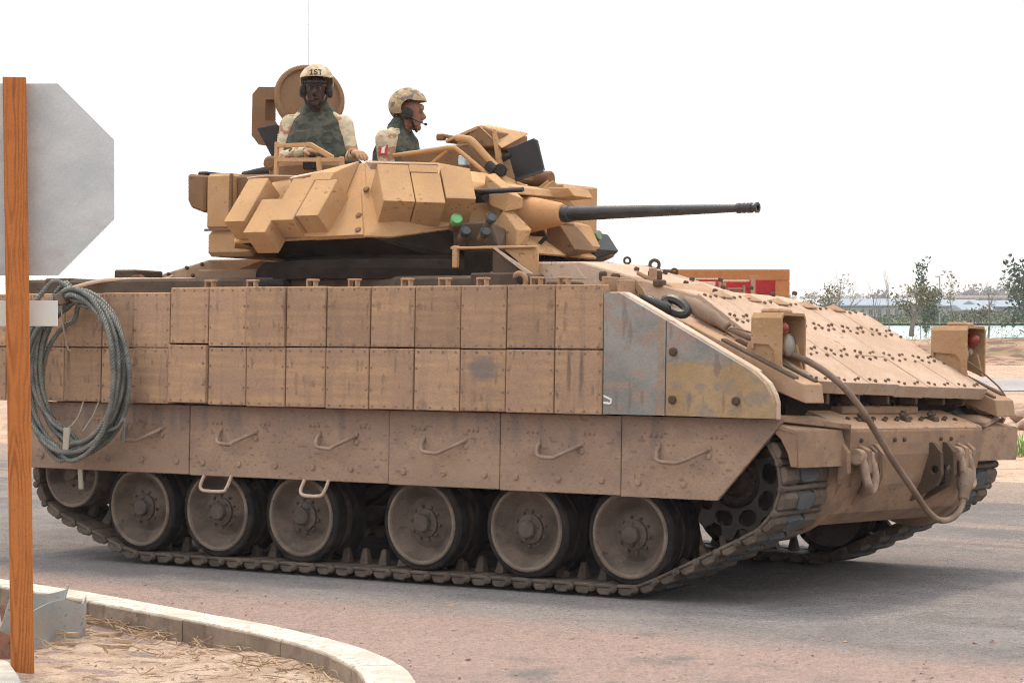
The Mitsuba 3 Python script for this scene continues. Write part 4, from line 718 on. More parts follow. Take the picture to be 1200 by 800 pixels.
# smoke grenade launchers
def launcher(pos, d, cap, name='smoke_launcher', L_=.13, r=.034):
    d = np.array(d, float); d /= np.linalg.norm(d); p = np.array(pos)
    k = tur(name, cyl(p - d * L_, p, r * .92, r * .92, 14), 'mat_turret_dark', 30)
    put(k + '__cap', lathe([(0, -.03), (r, -.03), (r * 1.06, -.02), (r * 1.06, .02), (r * .9, .03), (r * .75, .022), (0, .022)], p, d, 16), cap, 30, MH)
    return k
dsm = (.62, -.60, .30)
lab(launcher((-1.71, -.90, 2.352), dsm, 'mat_green_cap', r=.036), 'smoke launcher tube with a bright green cap')
launcher((-1.635, -.90, 2.276), dsm, 'mat_cap_slate'); launcher((-1.448, -.88, 2.362), dsm, 'mat_cap_slate'); launcher((-1.478, -.90, 2.270), dsm, 'mat_cap_slate')
tur('launcher_bracket', hullb([(-1.80, -.80, 2.32), (-1.56, -.74, 2.34), (-1.80, -.78, 2.17), (-1.50, -.72, 2.17), (-1.85, -.6, 2.3), (-1.6, -.5, 2.3), (-1.6, -.5, 2.17)], .012), 'mat_hull_dark')
gl2 = tur('smoke_launcher_pack', SH(hullb([(-1.78, .55, 2.34), (-1.55, .55, 2.36), (-1.46, .55, 2.27), (-1.44, .55, 2.20), (-1.62, .55, 2.13), (-1.78, .55, 2.16), (-1.78, .80, 2.34), (-1.55, .80, 2.36), (-1.44, .80, 2.20), (-1.62, .8, 2.13)], .014), -.13), 'mat_turret_dark')
put(gl2 + '__cap', SH(hullb([(-1.56, .53, 2.345), (-1.50, .53, 2.335), (-1.42, .53, 2.23), (-1.44, .53, 2.17), (-1.50, .53, 2.18), (-1.56, .82, 2.345), (-1.50, .82, 2.335), (-1.42, .82, 2.23), (-1.5, .82, 2.18)], .012), -.13), 'mat_black', False, MH)
put(gl2 + '__tube', cyl((-1.66, .55, 2.27), (-1.525, .55, 2.325), .033, .033, 14), 'mat_green_dull', 30, MH)
# open guard frame under the turret front
gk = tur('guard_frame', cat([bx(-1.585, -1.545, -1.12, -1.09, 2.03, 2.17), bx(-1.60, -.955, -1.12, -1.06, 2.148, 2.164)]), 'mat_turret')
put(gk + '__gusset', hullb([(-1.26, -1.12, 2.148), (-1.235, -1.12, 2.148), (-.965, -1.12, 1.985), (-.99, -1.12, 1.975), (-1.26, -1.10, 2.148), (-.965, -1.10, 1.985)], .003), 'mat_edge', False, MH)  # paler tone paints the lit strip of the frame
put(gk + '__side_plate', hullb([(-1.275, -1.10, 2.135), (-1.275, -1.10, 1.965), (-.99, -1.10, 1.965), (-1.275, -1.085, 2.135), (-1.275, -1.085, 1.965), (-.99, -1.085, 1.965)], .003), 'mat_hull_dark', False, MH)  # dark tone paints the shaded side of the frame
put(gk + '__end_plate', hullb([(-.945, -1.09, 2.145), (-.945, -1.09, 1.965), (-1.20, -1.09, 2.145), (-.955, -1.06, 2.145), (-.955, -1.06, 1.965), (-1.18, -1.06, 2.145)], .003), 'mat_turret', False, MH)
put(gk + '__shade_panel', bx(-1.56, -1.28, -1.02, -1.0, 1.98, 2.14), 'mat_under_shade', False, MH)  # dark sheet added for the shade inside the open frame
tur('antenna', cat([cyl((-3.66, .0, 2.7), (-3.67, .0, 3.0), .012, .008, 8), cyl((-3.67, .0, 3.0), (-3.70, .0, 4.1), .0018, .001, 6)]), 'mat_lamp')
# ------------------------------------------------------------------ tow cable hooked along the front, coil of cable on the side
TC = 'tow_cable'
lab(TC, 'dusty tow cable looping from the glacis edge down across the nose to a tow shackle', 'tow cable')
tp = spline([(.50, -1.28, 1.665), (.66, -1.27, 1.60), (.84, -1.20, 1.515), (1.03, -1.17, 1.452), (1.20, -1.12, 1.335), (1.285, -1.02, 1.20), (1.31, -.85, 1.05), (1.315, -.60, .86), (1.315, -.35, .70), (1.31, -.12, .555), (1.30, .08, .492), (1.295, .27, .50), (1.29, .40, .555), (1.28, .47, .64)], 8)
put(TC, tube(tp, .020, 10), 'mat_cable', True, MH)
put(TC + '__end_socket', lathe([(.022, 0), (.032, .01), (.034, .09), (.046, .11), (.050, .20), (.048, .30), (.036, .32), (.03, .36), (0, .36)], (.56, -1.29, 1.645), (-.80, .02, .42), 16), 'mat_cable', 30, MH)
put(TC + '__end_socket_001', lathe([(.022, 0), (.034, .01), (.038, .07), (.050, .09), (.054, .17), (.046, .21), (.034, .22), (0, .22)], (1.283, .45, .60), (-.12, .46, .88), 16), 'mat_cable', 30, MH)
def ring(p, u, w, a, b, r): 
    t = np.arange(24) * 2 * np.pi / 24; return tube(np.array(p) + a * np.cos(t)[:, None] * np.array(u) + b * np.sin(t)[:, None] * np.array(w), r, 8, True)
put(TC + '__shackle', cat([ring((.11, -1.38, 1.782), (.93, 0, -.36), (.15, -.95, .28), .085, .050, .030), ring((.225, -1.34, 1.770), (.93, 0, -.36), (-.1, .45, .88), .082, .040, .030), cyl((-.02, -1.33, 1.80), (.0, -1.44, 1.80), .038, .038, 12)]), 'mat_gun', 30, MH)
put(TC + '__shackle_001', cat([tube(spline([(1.25, .53, .80), (1.275, .50, .74), (1.28, .545, .69), (1.275, .62, .70), (1.255, .635, .76), (1.23, .62, .84)], 5), .020, 8)]), 'mat_shackle', True, MH)
CC = 'cable_coil'
lab(CC, 'big coil of braided steel cable hung on the vehicle side behind the sign post', 'cable coil')
def rope(path, r, pitch, closed=False, strands=3, step=.014, sides=6):
    L_ = np.concatenate([[0], np.cumsum(np.linalg.norm(np.diff(path, axis=0), axis=1))]); n = int(L_[-1] / step)
    s = np.linspace(0, L_[-1], n); P = np.stack([np.interp(s, L_, path[:, k]) for k in range(3)], 1)
    t, A, B = frames(P); out = []
    for k in range(strands):
        ph = 2 * np.pi * (s / pitch + k / strands)
        out.append(tube(P + .54 * r * (np.cos(ph)[:, None] * A + np.sin(ph)[:, None] * B), .56 * r, sides))
    return cat(out)
pts = []; turns = 13; r2 = np.random.default_rng(4)
for k in range(turns):
    ox, oz = r2.uniform(-.02, .02), r2.uniform(-.015, .015); rx, rz = .37 + .008 * k + r2.uniform(-.03, .03), .475 + .007 * k + r2.uniform(-.03, .03)
    yy = -1.70 - .03 * (k % 4) - .006 * k
    for a in np.arange(24) * 2 * np.pi / 24:
        sag = 0.075 * (k % 3 - 1) * (math.sin(a) < -.1)
        pts.append((-4.235 + ox + rx * math.sin(a), yy - .02 * math.sin(a * 2 + k) - .012 * math.cos(a), 1.315 + oz + (rz) * math.cos(a) + sag * abs(math.cos(a))))
put(CC, rope(spline(pts, 3), .0175, .07), 'mat_cable_coil', True, MH)
put(CC + '__loose_end', rope(spline([(-4.0, -1.80, .90), (-3.9, -1.82, .93), (-3.82, -1.8, .96), (-3.78, -1.78, 1.02), (-3.80, -1.76, .86)], 6), .013, .05), 'mat_cable_coil', True, MH)
put(CC + '__tie_cord', cat([tube(spline([(-4.30, -1.86, 1.80), (-4.34, -1.80, 1.66), (-4.37, -1.72, 1.50), (-4.36, -1.70, 1.46)], 6), .007, 6), tube(spline([(-4.23, -1.70, 1.12), (-4.22, -1.74, 1.05), (-4.235, -1.78, .98), (-4.25, -1.86, .92)], 6), .005, 6), tube(spline([(-4.09, -1.70, 1.12), (-4.10, -1.74, 1.03), (-4.12, -1.82, .92)], 6), .005, 6)]), 'mat_strap', True, MH)
put(CC + '__strap', hullb([(-4.215, -1.90, .94), (-4.165, -1.90, .94), (-4.215, -1.905, .80), (-4.17, -1.905, .80), (-4.215, -1.89, .94), (-4.165, -1.89, .94)], .004), 'mat_strap', False, MH)
put(CC + '__strap_001', hullb([(-4.23, -1.74, .66), (-4.195, -1.74, .66), (-4.235, -1.72, .53), (-4.205, -1.72, .53), (-4.23, -1.73, .66), (-4.205, -1.71, .53)], .004), 'mat_strap', False, MH)
put(CC + '__hook', cat([hullb([(-4.31, -1.64, 1.84), (-4.25, -1.64, 1.84), (-4.31, -1.92, 1.775), (-4.25, -1.92, 1.775), (-4.31, -1.92, 1.83)], .008)]), 'mat_hull_dark', False, MH)

# ------------------------------------------------------------------ the two men in the hatches
def person(key, org, az, arms, skin, helm, label, head=(0.0, 0.0, 0.0), lean=0.0, turn=0.0, goggles=False, text=None):
    lab(key, label, 'person', None)
    c, s = math.cos(az), math.sin(az)
    A = np.eye(4); A[:3, 0] = (c, s, 0); A[:3, 1] = (-s, c, 0); A[:3, 3] = org
    M = MH @ A
    hd = np.array([.02 + lean, 0, .215]) + head
    ct, st = math.cos(turn), math.sin(turn); Rh = np.array([[ct, -st, 0], [st, ct, 0], [0, 0, 1.]])
    def H(f, l, u): return hd + Rh @ np.array([f, l, u])
    def bone(*b): return list(b)
    # skin: head, neck, trunk, arms and hands as one surface
    B = [bone((H(0, 0, .03), (.092, .074, .085)), (H(.03, 0, -.07), (.055, .052, .045))), bone((H(.035, 0, -.085), .034), (H(.062, 0, -.098), .026)), bone((H(.088, 0, .012), .013), (H(.108, 0, -.022), .015), (H(.090, 0, -.03), .02)),
         bone((H(.078, 0, .045), .03), (H(.080, .03, .04), .02), (H(.080, -.03, .04), .02)), bone((H(.083, .018, -.056), .012), (H(.083, -.018, -.056), .012)), bone((H(-.01, 0, -.05), .056), ((lean * .6, 0, .05), .062)),
         bone((H(-.005, .076, .0), (.022, .012, .034))), bone((H(-.005, -.076, .0), (.022, .012, .034))),
         bone(((lean * .5, .12, -.02), .06), ((lean * .5, -.12, -.02), .06), ((.02, .1, -.22), .1), ((.02, -.1, -.22), .1)), bone(((.02, .1, -.22), .1), ((.02, -.1, -.22), .1), ((0, .08, -.5), .1), ((0, -.08, -.5), .1))]
    sleeve, hands = [], []
    for sgn, (sh, el, wr, hdir, curl) in arms.items():
        sh, el, wr, hdir = (np.array(x, float) for x in (sh, el, wr, hdir)); hdir /= np.linalg.norm(hdir)
        B += [bone((sh, .055), (el, .042)), bone((el, .042), (wr, .028))]
        sleeve += [bone((sh + [0, 0, .008], .080), (sh * .5 + el * .5, .067)), bone((sh * .5 + el * .5, .064), (el, .058)), bone((el, .056), (el * .5 + wr * .5, .052)), bone((el * .5 + wr * .5, .05), (wr - (wr - el) * .1, .042))]
        sd = np.cross(hdir, [0, 0, 1.]); sd /= np.linalg.norm(sd); up = np.cross(sd, hdir)
        palm = wr + hdir * .085
        B.append(bone((wr + hdir * .02, .026), (palm + sd * .028, .018), (palm - sd * .028, .018), (palm, .020)))
        hands.append(bone((wr + hdir * .02, .028), (palm + sd * .028, .020), (palm - sd * .028, .020)))
        for q, ln in ((-.033, .034), (-.011, .042), (.011, .040), (.033, .030)):
            a = palm + sd * q; b = a + hdir * ln + up * -.3 * curl * ln; d = b + hdir * ln * (1 - curl) - up * curl * ln; e2 = d - up * ln * .6 * curl + hdir * ln * .4 * (1 - 1.6 * curl)
            for f0, f1 in ((a, b), (b, d), (d, e2)): B.append(bone((f0, .0098), (f1, .009))); hands.append(bone((f0, .0115), (f1, .0105)))
        th0 = wr + hdir * .03 + sd * -.03 * sgn; th1 = th0 + hdir * .035 - sd * .028 * sgn - up * .01; th2 = th1 + hdir * .03 - up * .012
        B += [bone((th0, .014), (th1, .011)), bone((th1, .011), (th2, .009))]; hands += [bone((th0, .016), (th1, .013)), bone((th1, .012), (th2, .0105))]
    put(key, body(B, .012, 6), skin, True, M)
    K = lambda n, m, ma, sm=True: put(f'{key}__{n}', m, ma, sm, M)
    trunk = [bone(((lean * .5, .14, -.01), .062), ((lean * .5, -.14, -.01), .062), ((lean * .6, .035, .075), .056), ((lean * .6, -.035, .075), .056), ((.015, .13, -.25), .10), ((.015, -.13, -.25), .10)), bone(((.015, .12, -.25), .11), ((.015, -.12, -.25), .11), ((0, .1, -.55), .115), ((0, -.1, -.55), .115))]
    sm_ = body(trunk + sleeve, .02, 4); vv = sm_.vertices; sm_.vertices = vv + sm_.vertex_normals * (.010 * (meshkit.fbm(vv * 22, 3, 5)[:, None] - .5))
    K('uniform', sm_, 'mat_uniform')
    for g in range(len(arms)): K('glove', body(hands[g * len(hands) // len(arms):(g + 1) * len(hands) // len(arms)], .008, 3), 'mat_glove')
    vest = [bone(((lean * .5 + .03, .10, -.03), .075), ((lean * .5 + .03, -.10, -.03), .075), ((.055, .12, -.25), .12), ((.055, -.12, -.25), .12), ((-.05, .085, -.1), .085), ((-.05, -.085, -.1), .085), ((-.05, .12, -.3), .1), ((-.05, -.12, -.3), .1)), bone(((.055, .12, -.25), .12), ((.055, -.12, -.25), .12), ((.02, .1, -.48), .13), ((.02, -.1, -.48), .13)), bone(((lean * .6 - .01, .06, .062), .066), ((lean * .6 - .01, -.06, .062), .066), ((lean * .5, .092, .022), .064), ((lean * .5, -.092, .022), .064), ((lean * .5 + .05, .1, -.04), .06), ((lean * .5 + .05, -.1, -.04), .06)), bone(((lean * .6 + .005, .022, .105), .066), ((lean * .6 + .005, -.022, .105), .066), ((lean * .6, .05, .05), .06), ((lean * .6, -.05, .05), .06)),
            bone(((lean * .6 + .045, .05, .05), .028), ((lean * .6 + .045, -.05, .05), .028), ((lean * .5 + .06, .09, -.04), .05), ((lean * .5 + .06, -.09, -.04), .05))]
    vm = body(vest, .02, 3); vv = vm.vertices; vm.vertices = vv + vm.vertex_normals * (.014 * (meshkit.fbm(vv * 18, 3, 9)[:, None] - .5))
    K('vest', vm, 'mat_vest')
    K('vest_pouches', cat([hullb([(.155 + a, l + b, -.26 + d) for a in (-.02, .025) for b in (-.032, .032) for d in (-.06, .05)], .012) for l in (-.13, -.045, .045, .13)] + [hullb([(.13 + a, l + b, -.12 + d) for a in (-.02, .022) for b in (-.028, .028) for d in (-.04, .04)], .01) for l in (-.10, .09)]), 'mat_vest', False)
    # helmet: a shell cut along a brow line that drops round the ears
    s0 = trimesh.creation.icosphere(4, 1.0); s0.vertices *= (.142, .122, .128)
    outer = manifold(s0); s1 = trimesh.creation.icosphere(4, 1.0); s1.vertices *= (.133, .113, .119); inner_ = manifold(s1)
    cut = manifold(bx(.02, .3, -.3, .3, -.3, .022)) + manifold(bx(-.10, .3, -.3, .3, -.3, -.062)) + manifold(cyl((.03, -.3, -.035), (.03, .3, -.035), .066, .066, 24)) + manifold(bx(-.3, .3, -.3, .3, -.3, -.085))
    hm = (outer - inner_ - cut).to_mesh(); hm = trimesh.Trimesh(hm.vert_properties[:, :3], hm.tri_verts)
    HO = np.array([-.012, 0, .062]); tilt = trimesh.transformations.rotation_matrix(-.06, (0, 1, 0))[:3, :3]
    def toh(v): return (v @ tilt.T + HO) @ Rh.T + hd
    hm.vertices = toh(hm.vertices); K('helmet', hm, helm, 40)
    if text:
        tm = meshkit.text_mesh(text, .042, .004, True).subdivide_to_size(.006); tv = tm.vertices.copy(); w = tv[:, 0].max()
        a = (tv[:, 0] - w / 2) / .135 + text_turn; e = .24 + tv[:, 1] / .128; rad = 1.0 + (tv[:, 2] - .002) / .13
        tm.vertices = toh(np.stack([.142 * np.cos(e) * np.cos(a), .122 * np.cos(e) * np.sin(a), .128 * np.sin(e)], 1) * rad[:, None])
        K('helmet_lettering', tm, 'mat_ink', False)
    for sgn in (-1, 1):
        K('ear_cup', lathe([(0, -.02), (.036, -.02), (.043, -.008), (.043, .012), (.034, .022), (0, .026)], H(-.002, sgn * .092, -.005), Rh @ np.array([0, sgn, 0.]), 20), 'mat_black_matt', 30)
    K('chin_strap', cat([tube(spline([H(.02, -.085, -.02), H(.04, -.062, -.085), H(.055, 0, -.128), H(.04, .062, -.085), H(.02, .085, -.02)], 6), .008, 6)]), 'mat_black_matt')
    K('microphone', cat([tube(spline([H(.02, -.10, -.03), H(.07, -.085, -.06), H(.115, -.045, -.075), H(.122, -.02, -.075)], 6), .0035, 6), lathe([(0, -.012), (.009, -.010), (.009, .010), (0, .012)], H(.123, -.012, -.075), (0, 1, 0), 10)]), 'mat_black')
    for sgn in (-1, 1): K('eye', trimesh.Trimesh(*[(lambda m: (m.vertices * .0115 + H(.083, sgn * .031, .012), m.faces))(trimesh.creation.icosphere(2, 1.0))][0]), 'mat_eye')
    for sgn in (-1, 1): K('pupil', trimesh.Trimesh(*[(lambda m: (m.vertices * .006 + H(.0905, sgn * .031, .012), m.faces))(trimesh.creation.icosphere(1, 1.0))][0]), 'mat_ink')
    K('mouth', hullb([H(.094, .022, -.056), H(.094, -.022, -.056), H(.0965, 0, -.052), H(.0965, 0, -.061)], .003), 'mat_lips')
    if goggles: K('goggle_strap', tube(spline([H(.075, -.07, .05), H(.105, -.03, .052), H(.11, 0, .05), H(.105, .03, .052), H(.075, .07, .05)], 5), .011, 8), 'mat_black_matt')
    return M
text_turn = .06
# commander, facing the camera side
person('person', (-3.315, -.36, 3.10), math.radians(-58), {-1: ((0, -.18, -.03), (.05, -.235, -.26), (.24, -.05, -.225), (.6, .75, -.05), .15), 1: ((0, .18, -.03), (.06, .26, -.26), (.27, .29, -.235), (.7, .45, -.1), .45)}, 'mat_skin_dark', 'mat_helmet',
       'soldier in the rear turret hatch facing the camera, tan helmet lettered on the front', head=np.array([.03, 0, .0]), lean=.02, goggles=True, text='1ST')
# gunner, looking forward
person('person_001', (-3.20, .42, 3.045), math.radians(14), {-1: ((.0, -.185, -.03), (.03, -.24, -.27), (.22, -.16, -.235), (.9, .25, -.1), .35), 1: ((0, .185, -.03), (.08, .24, -.27), (.3, .14, -.22), (.9, -.2, -.1), .4)}, 'mat_skin', 'mat_helmet_camo',
       'soldier in the forward hatch seen in profile, looking towards the cannon', head=np.array([.03, 0, -.035]), lean=.05, turn=.25)
# shoulder patches
def patch(key, name, org, az, P, nrm, up, w, h, stripes):
    c, s = math.cos(az), math.sin(az); A = np.eye(4); A[:3, 0] = (c, s, 0); A[:3, 1] = (-s, c, 0); A[:3, 3] = org; M = MH @ A
    nrm = np.array(nrm, float) / np.linalg.norm(nrm); up = np.array(up, float); up -= nrm * (up @ nrm); up /= np.linalg.norm(up); rt = np.cross(up, nrm); P = np.array(P, float)
    def q(a0, a1, b0, b1, d): return hullb([P + rt * a * w + up * b * h + nrm * e for a in (a0, a1) for b in (b0, b1) for e in (d, d - .004)], .0005)
    k = put(f'{key}__{name}', q(-.5, .5, -.5, .5, 0), 'mat_patch_white' if stripes else 'mat_patch_red', False, M)
    if stripes:
        put(k + '__stripes', cat([q(-.5, .5, -.5 + i / 3.5 , -.5 + (i + .5) / 3.5, .0015) for i in range(4)]), 'mat_patch_red', False, M); put(k + '__canton', q(.02, .5, -.02, .5, .003), 'mat_patch_blue', False, M)
    else: put(k + '__bar', q(-.2, .2, -.35, .35, .0015), 'mat_patch_white', False, M)
patch('person', 'flag_patch', (-3.315, -.36, 3.10), math.radians(-58), (.060, -.243, -.105), (.72, -.62, .12), (-.1, 0, 1), .075, .048, True)
patch('person_001', 'shoulder_patch', (-3.20, .42, 3.045), math.radians(14), (.016, -.272, -.10), (.05, -1, .25), (.05, .15, 1), .062, .075, False)

# ------------------------------------------------------------------ road sign seen from behind, on a timber post
SG = 'road_sign'
lab(SG, 'octagonal road sign seen from behind on an orange timber post', 'road sign')
ps = np.array([-.712, -5.847, 0.0])
def sgp(r, t, z): return ps + RT * r + FW * t + np.array([0, 0, z])
def sgm(pr, t0, t1):
    m = trimesh.creation.extrude_polygon(Polygon(pr), t1 - t0, engine='earcut'); v = m.vertices
    return trimesh.Trimesh(ps + v[:, :1] * RT + (v[:, 2:] + t0) * FW + np.stack([0 * v[:, 0], 0 * v[:, 0], v[:, 1]], 1), m.faces, process=False)
cr, sr = math.cos(.16), math.sin(.16); hw = .052
def pc(a, b, z, x0): return sgp(x0 + a * cr - b * sr, a * sr + b * cr, z)
put(SG + '__post', hullb([pc(a, b, z, x0) for z, x0 in ((-.35, .032), (2.832, -.004)) for a in (-hw, hw) for b in (-hw, hw)], .003), 'mat_wood')
oc = [(.458 * math.cos(math.radians(22.5 + 45 * k)) / math.cos(math.radians(22.5)), 2.356 + .458 * math.sin(math.radians(22.5 + 45 * k)) / math.cos(math.radians(22.5))) for k in range(8)]
put(SG + '__octagon_panel', sgm(oc, .068, .071), 'mat_sign_back')
put(SG + '__name_plate', sgm([(-.165, 1.656), (.187, 1.656), (.187, 1.779), (-.165, 1.779)], .075, .078), 'mat_sign_plate')
# ------------------------------------------------------------------ debris by the post
def bent(path, z0, z1, th, lean=(0, 0)):
    p = np.asarray(path, float); t = np.gradient(p, axis=0); t /= np.linalg.norm(t, axis=1, keepdims=True); nn = np.stack([-t[:, 1], t[:, 0]], 1); V = []
    for i in range(len(p)):
        for d, z in ((0, z0), (0, 1), (th, 1), (th, z0)):
            zz = (z1(i / (len(p) - 1)) if z == 1 else z0); q = p[i] + nn[i] * d + np.array(lean) * (zz - z0); V.append((q[0], q[1], zz))
    F = []
    for i in range(len(p) - 1):
        for j in range(4):
            a, b = i * 4 + j, i * 4 + (j + 1) % 4; F += [[a, a + 4, b + 4], [a, b + 4, b]]
    F += [[0, 1, 2], [0, 2, 3]]; e = (len(p) - 1) * 4; F += [[e, e + 2, e + 1], [e, e + 3, e + 2]]
    m = trimesh.Trimesh(V, F, process=False)
    if m.volume < 0: m.invert()
    return m
gp_ = spline([(-1.22, -5.38), (-1.285, -5.165), (-1.34, -5.03), (-1.39, -4.91), (-1.43, -4.77), (-1.40, -4.69), (-1.45, -4.60), (-1.49, -4.55)], 6)
lab(put('bent_metal_sheet', bent(gp_, -.02, lambda t: .185 + .035 * math.sin(3.4 * t) - .02 * math.exp(-((t - .72) / .10) ** 2) + .17 * max(0, t - .74), .005, (.12, -.10)), 'mat_galv', 30), 'grey bent metal sheet lying on the sand beside the timber post', 'metal sheet')
pts2 = spline([(-1.72, -4.98), (-1.66, -4.86), (-1.62, -4.78), (-1.56, -4.74), (-1.52, -4.78)], 6)
lab(put('bent_metal_strip', bent(pts2, 0, lambda t: .26 - .03 * math.sin(4 * t), .005, (.2, .25)), 'mat_galv', 30), 'small grey bent metal piece between the sheet and the kerb', 'metal piece')
lab(put('broken_pipe', cat([cyl((-1.80, -4.86, .10), (-1.60, -4.60, .15), .07, .065, 16)]), 'mat_rust', 30), 'rusty pipe stub behind the bent metal sheet', 'pipe')
lab(put('metal_plate', cat([bent(spline([(-1.95, -5.55), (-1.75, -5.50), (-1.52, -5.42), (-1.30, -5.40)], 5), -.02, lambda t: .30 - .10 * t, .006, (-.1, -.1))]), 'mat_galv', 30), 'grey metal plate lying left of the timber post', 'metal plate')
lab(put('rusty_scrap', hullb([(-1.40, -5.52, 0), (-1.12, -5.46, 0), (-1.36, -5.40, .02), (-1.32, -5.50, .17), (-1.16, -5.44, .10), (-1.2, -5.56, .0)], .01), 'mat_rust'), 'dark rusty scrap at the foot of the plate left of the post', 'scrap')
r3 = np.random.default_rng(11)
sl = np.stack([np.array([-1.15, -.72, -.58, -.36, -.16, .02, -.40, -.9, -1.4, -1.35]) * 1.0, np.array([-5.75, -5.90, -6.05, -6.20, -6.38, -6.8, -7.2, -7.3, -7.0, -6.1])], 1)
m = hullb([(x, y, z) for x, y in sl for z in (-.05, .055 + .01 * rng.random())], .006); lab(put('concrete_slab', m, 'mat_concrete'), 'pale broken concrete slab at the foot of the timber post', 'concrete slab')
# dry stalks and crumbs on the sand
st = []
def zsoil(x, y): return .055
for k in range(160):
    near = k < 130
    s_ = r3.uniform(12.2, 16.0); c0 = along(s_); t0 = along(s_ + .05) - c0; t0 /= np.linalg.norm(t0); nn = np.array([t0[1], -t0[0]])
    p = c0 + nn * (abs(r3.normal(.10, .16)) if near else r3.uniform(.1, .9)); aa = math.atan2(t0[1], t0[0]) + r3.normal(0, .5); ln = r3.uniform(.08, .38)
    q = np.array([[p[0] + ln * w * math.cos(aa) + .009 * r3.normal(), p[1] + ln * w * math.sin(aa) + .009 * r3.normal(), r3.uniform(.025, .07)] for w in (0, .33, .66, 1)])
    st.append(tube(spline(q, 3), r3.uniform(.0014, .0036), 5))
lab(put('dry_stalks', cat(st), 'mat_straw', True), 'dry stalks strewn on the sand along the kerb', 'dry stalks', kind='stuff')
st = []
for k in range(12):
    p = np.array([-1.30 + r3.uniform(0, .55), -5.2 + r3.uniform(0, .62)]); a = r3.uniform(-.5, 1.3); w, ln = r3.uniform(.006, .014), r3.uniform(.03, .08)
    ce = np.array([p[0], p[1], r3.uniform(.03, .055)]); d = np.array([math.cos(a), math.sin(a), r3.normal(0, .08)]); e = np.array([-math.sin(a), math.cos(a), r3.normal(0, .3)])
    P = [ce + d * ln * x + e * w * (1 - abs(x) ** 2) * sg + [0, 0, .015 * math.cos(5 * x)] for x in (-1, -.4, .2, .7, 1) for sg in (-.5, .5)]
    st.append(hullb(np.array(P), .0015))
lab(put('dry_husks', cat(st), 'mat_straw'), 'dry pale husks and leaves beside the bent metal sheet', 'dry leaves', kind='stuff')
st = []
for k in range(420):
    if k < 160: s_ = r3.uniform(12.0, 16.0); c0 = along(s_); t0 = along(s_ + .05) - c0; t0 /= np.linalg.norm(t0); p = c0 + np.array([t0[1], -t0[0]]) * r3.uniform(.05, 1.1); z = .028; r = r3.uniform(.004, .014)
    else: p = (r3.uniform(-3.5, 4), r3.uniform(-5.0, -2.0)); z = 0.003; r = r3.uniform(.004, .011) * (1.6 if r3.random() < .05 else 1)
    if k >= 160 and np.min(np.hypot(inner[:, 0] - p[0], inner[:, 1] - p[1])) < .3: continue
    st.append(hullb(np.array([p[0], p[1], z]) + r * r3.normal(0, .6, (7, 3)) * (1, 1, .6), .0005))
lab(put('pebbles', cat(st), 'mat_stone'), 'pebbles and crumbs on the road and sand', 'pebbles', kind='stuff')
# stones and clods in the dirt beyond the road, a reed plant
ORD = ('nearest', 'second nearest', 'third nearest', 'fourth nearest', 'fourth farthest', 'third farthest', 'second farthest', 'farthest')
for k, (x, y, r) in enumerate(sorted([(-6.4, 19.5, .22), (-7.6, 22.2, .30), (-8.6, 24.6, .34), (-6.1, 17.3, .16), (-9.6, 28.0, .36), (-7.3, 19.9, .2), (-5.4, 16.0, .14), (-10.8, 31.5, .42)], key=lambda q: q[1])):
    P = r3.normal(0, 1, (26, 3)); P /= np.linalg.norm(P, axis=1, keepdims=True); P *= r * np.array([1.3, 1, .55]) * r3.uniform(.8, 1.1, (26, 1))
    P += (x, y, .10)
    lab(put('rock', hullb(P, .01), 'mat_stone'), f'{ORD[k]} dusty rock in the churned dirt at right beyond the road', 'rock', 'rocks in the dirt beyond the road')
lf = []
for k in range(70):
    b = np.array([-4.02 + r3.normal(0, .22), 13.2 + r3.normal(0, .22), 0.02]); a = r3.uniform(0, 2 * np.pi); h = r3.uniform(.18, .48); o = r3.uniform(.03, .22)
    P = np.array([b + np.array([math.cos(a) * o * t ** 1.6, math.sin(a) * o * t ** 1.6, h * t - .10 * t ** 3 * o / .2]) for t in np.linspace(0, 1, 6)])
    e = np.array([-math.sin(a), math.cos(a), 0]); w = .012 * np.array([.8, 1, 1, .8, .5, .05])
    V = np.vstack([P + e * w[:, None], P - e * w[:, None]]); F = [[i, i + 1, i + 7] for i in range(5)] + [[i, i + 7, i + 6] for i in range(5)]
    lf.append(trimesh.Trimesh(V, F, process=False))
lab(put('reed_plant__leaves', cat(lf), 'mat_reed'), None); lab('reed_plant', 'small green reed plant growing in the dirt at the road edge', 'plant')
put('reed_plant__stem', cat([cyl((-4.02 + .1 * math.cos(a), 13.2 + .1 * math.sin(a), -.05), (-4.02 + .13 * math.cos(a), 13.2 + .13 * math.sin(a), .2), .01, .006, 6) for a in (0, 1.3, 2.6, 3.9, 5.2)]), 'mat_reed')

# ------------------------------------------------------------------ background
# open red stall with an orange frame, 75 m off
D = 75.0
def fb(r0, r1, d0, d1, z0, z1, r=.01): 
    m = bx(r0, r1, d0, d1, z0, z1, r); m.apply_transform(MF); return m
KS = 'market_stall'
lab(KS, 'red stall with an orange frame open to the road behind the armoured vehicle', 'stall')
R1 = 7.81; R0 = R1 - 6.0
put(KS + '__frame', cat([fb(R0, R1, D, D + .12, 2.46, 2.77, .02), fb(R1 - .40, R1, D + .001, D + .119, 0, 2.455, .02), fb(R0, R0 + .40, D + .001, D + .119, 0, 2.455, .02), fb(R0, R1, D, D + .12, -.05, .12, .02)]), 'mat_orange')
put(KS + '__interior', cat([fb(R0 + .02, R1 - .02, D + 2.3, D + 2.4, 0, 2.7), fb(R0 + .02, R0 + .1, D + .121, D + 2.3, 0, 2.7), fb(R1 - .1, R1 - .02, D + .121, D + 2.3, 0, 2.7)]), 'mat_red')
ST = 'kiosk'
lab(ST, 'small kiosk with a tan roof and blue panel standing in front of the red stall', 'kiosk')
D2 = 73.0; sc = D2 / 3125
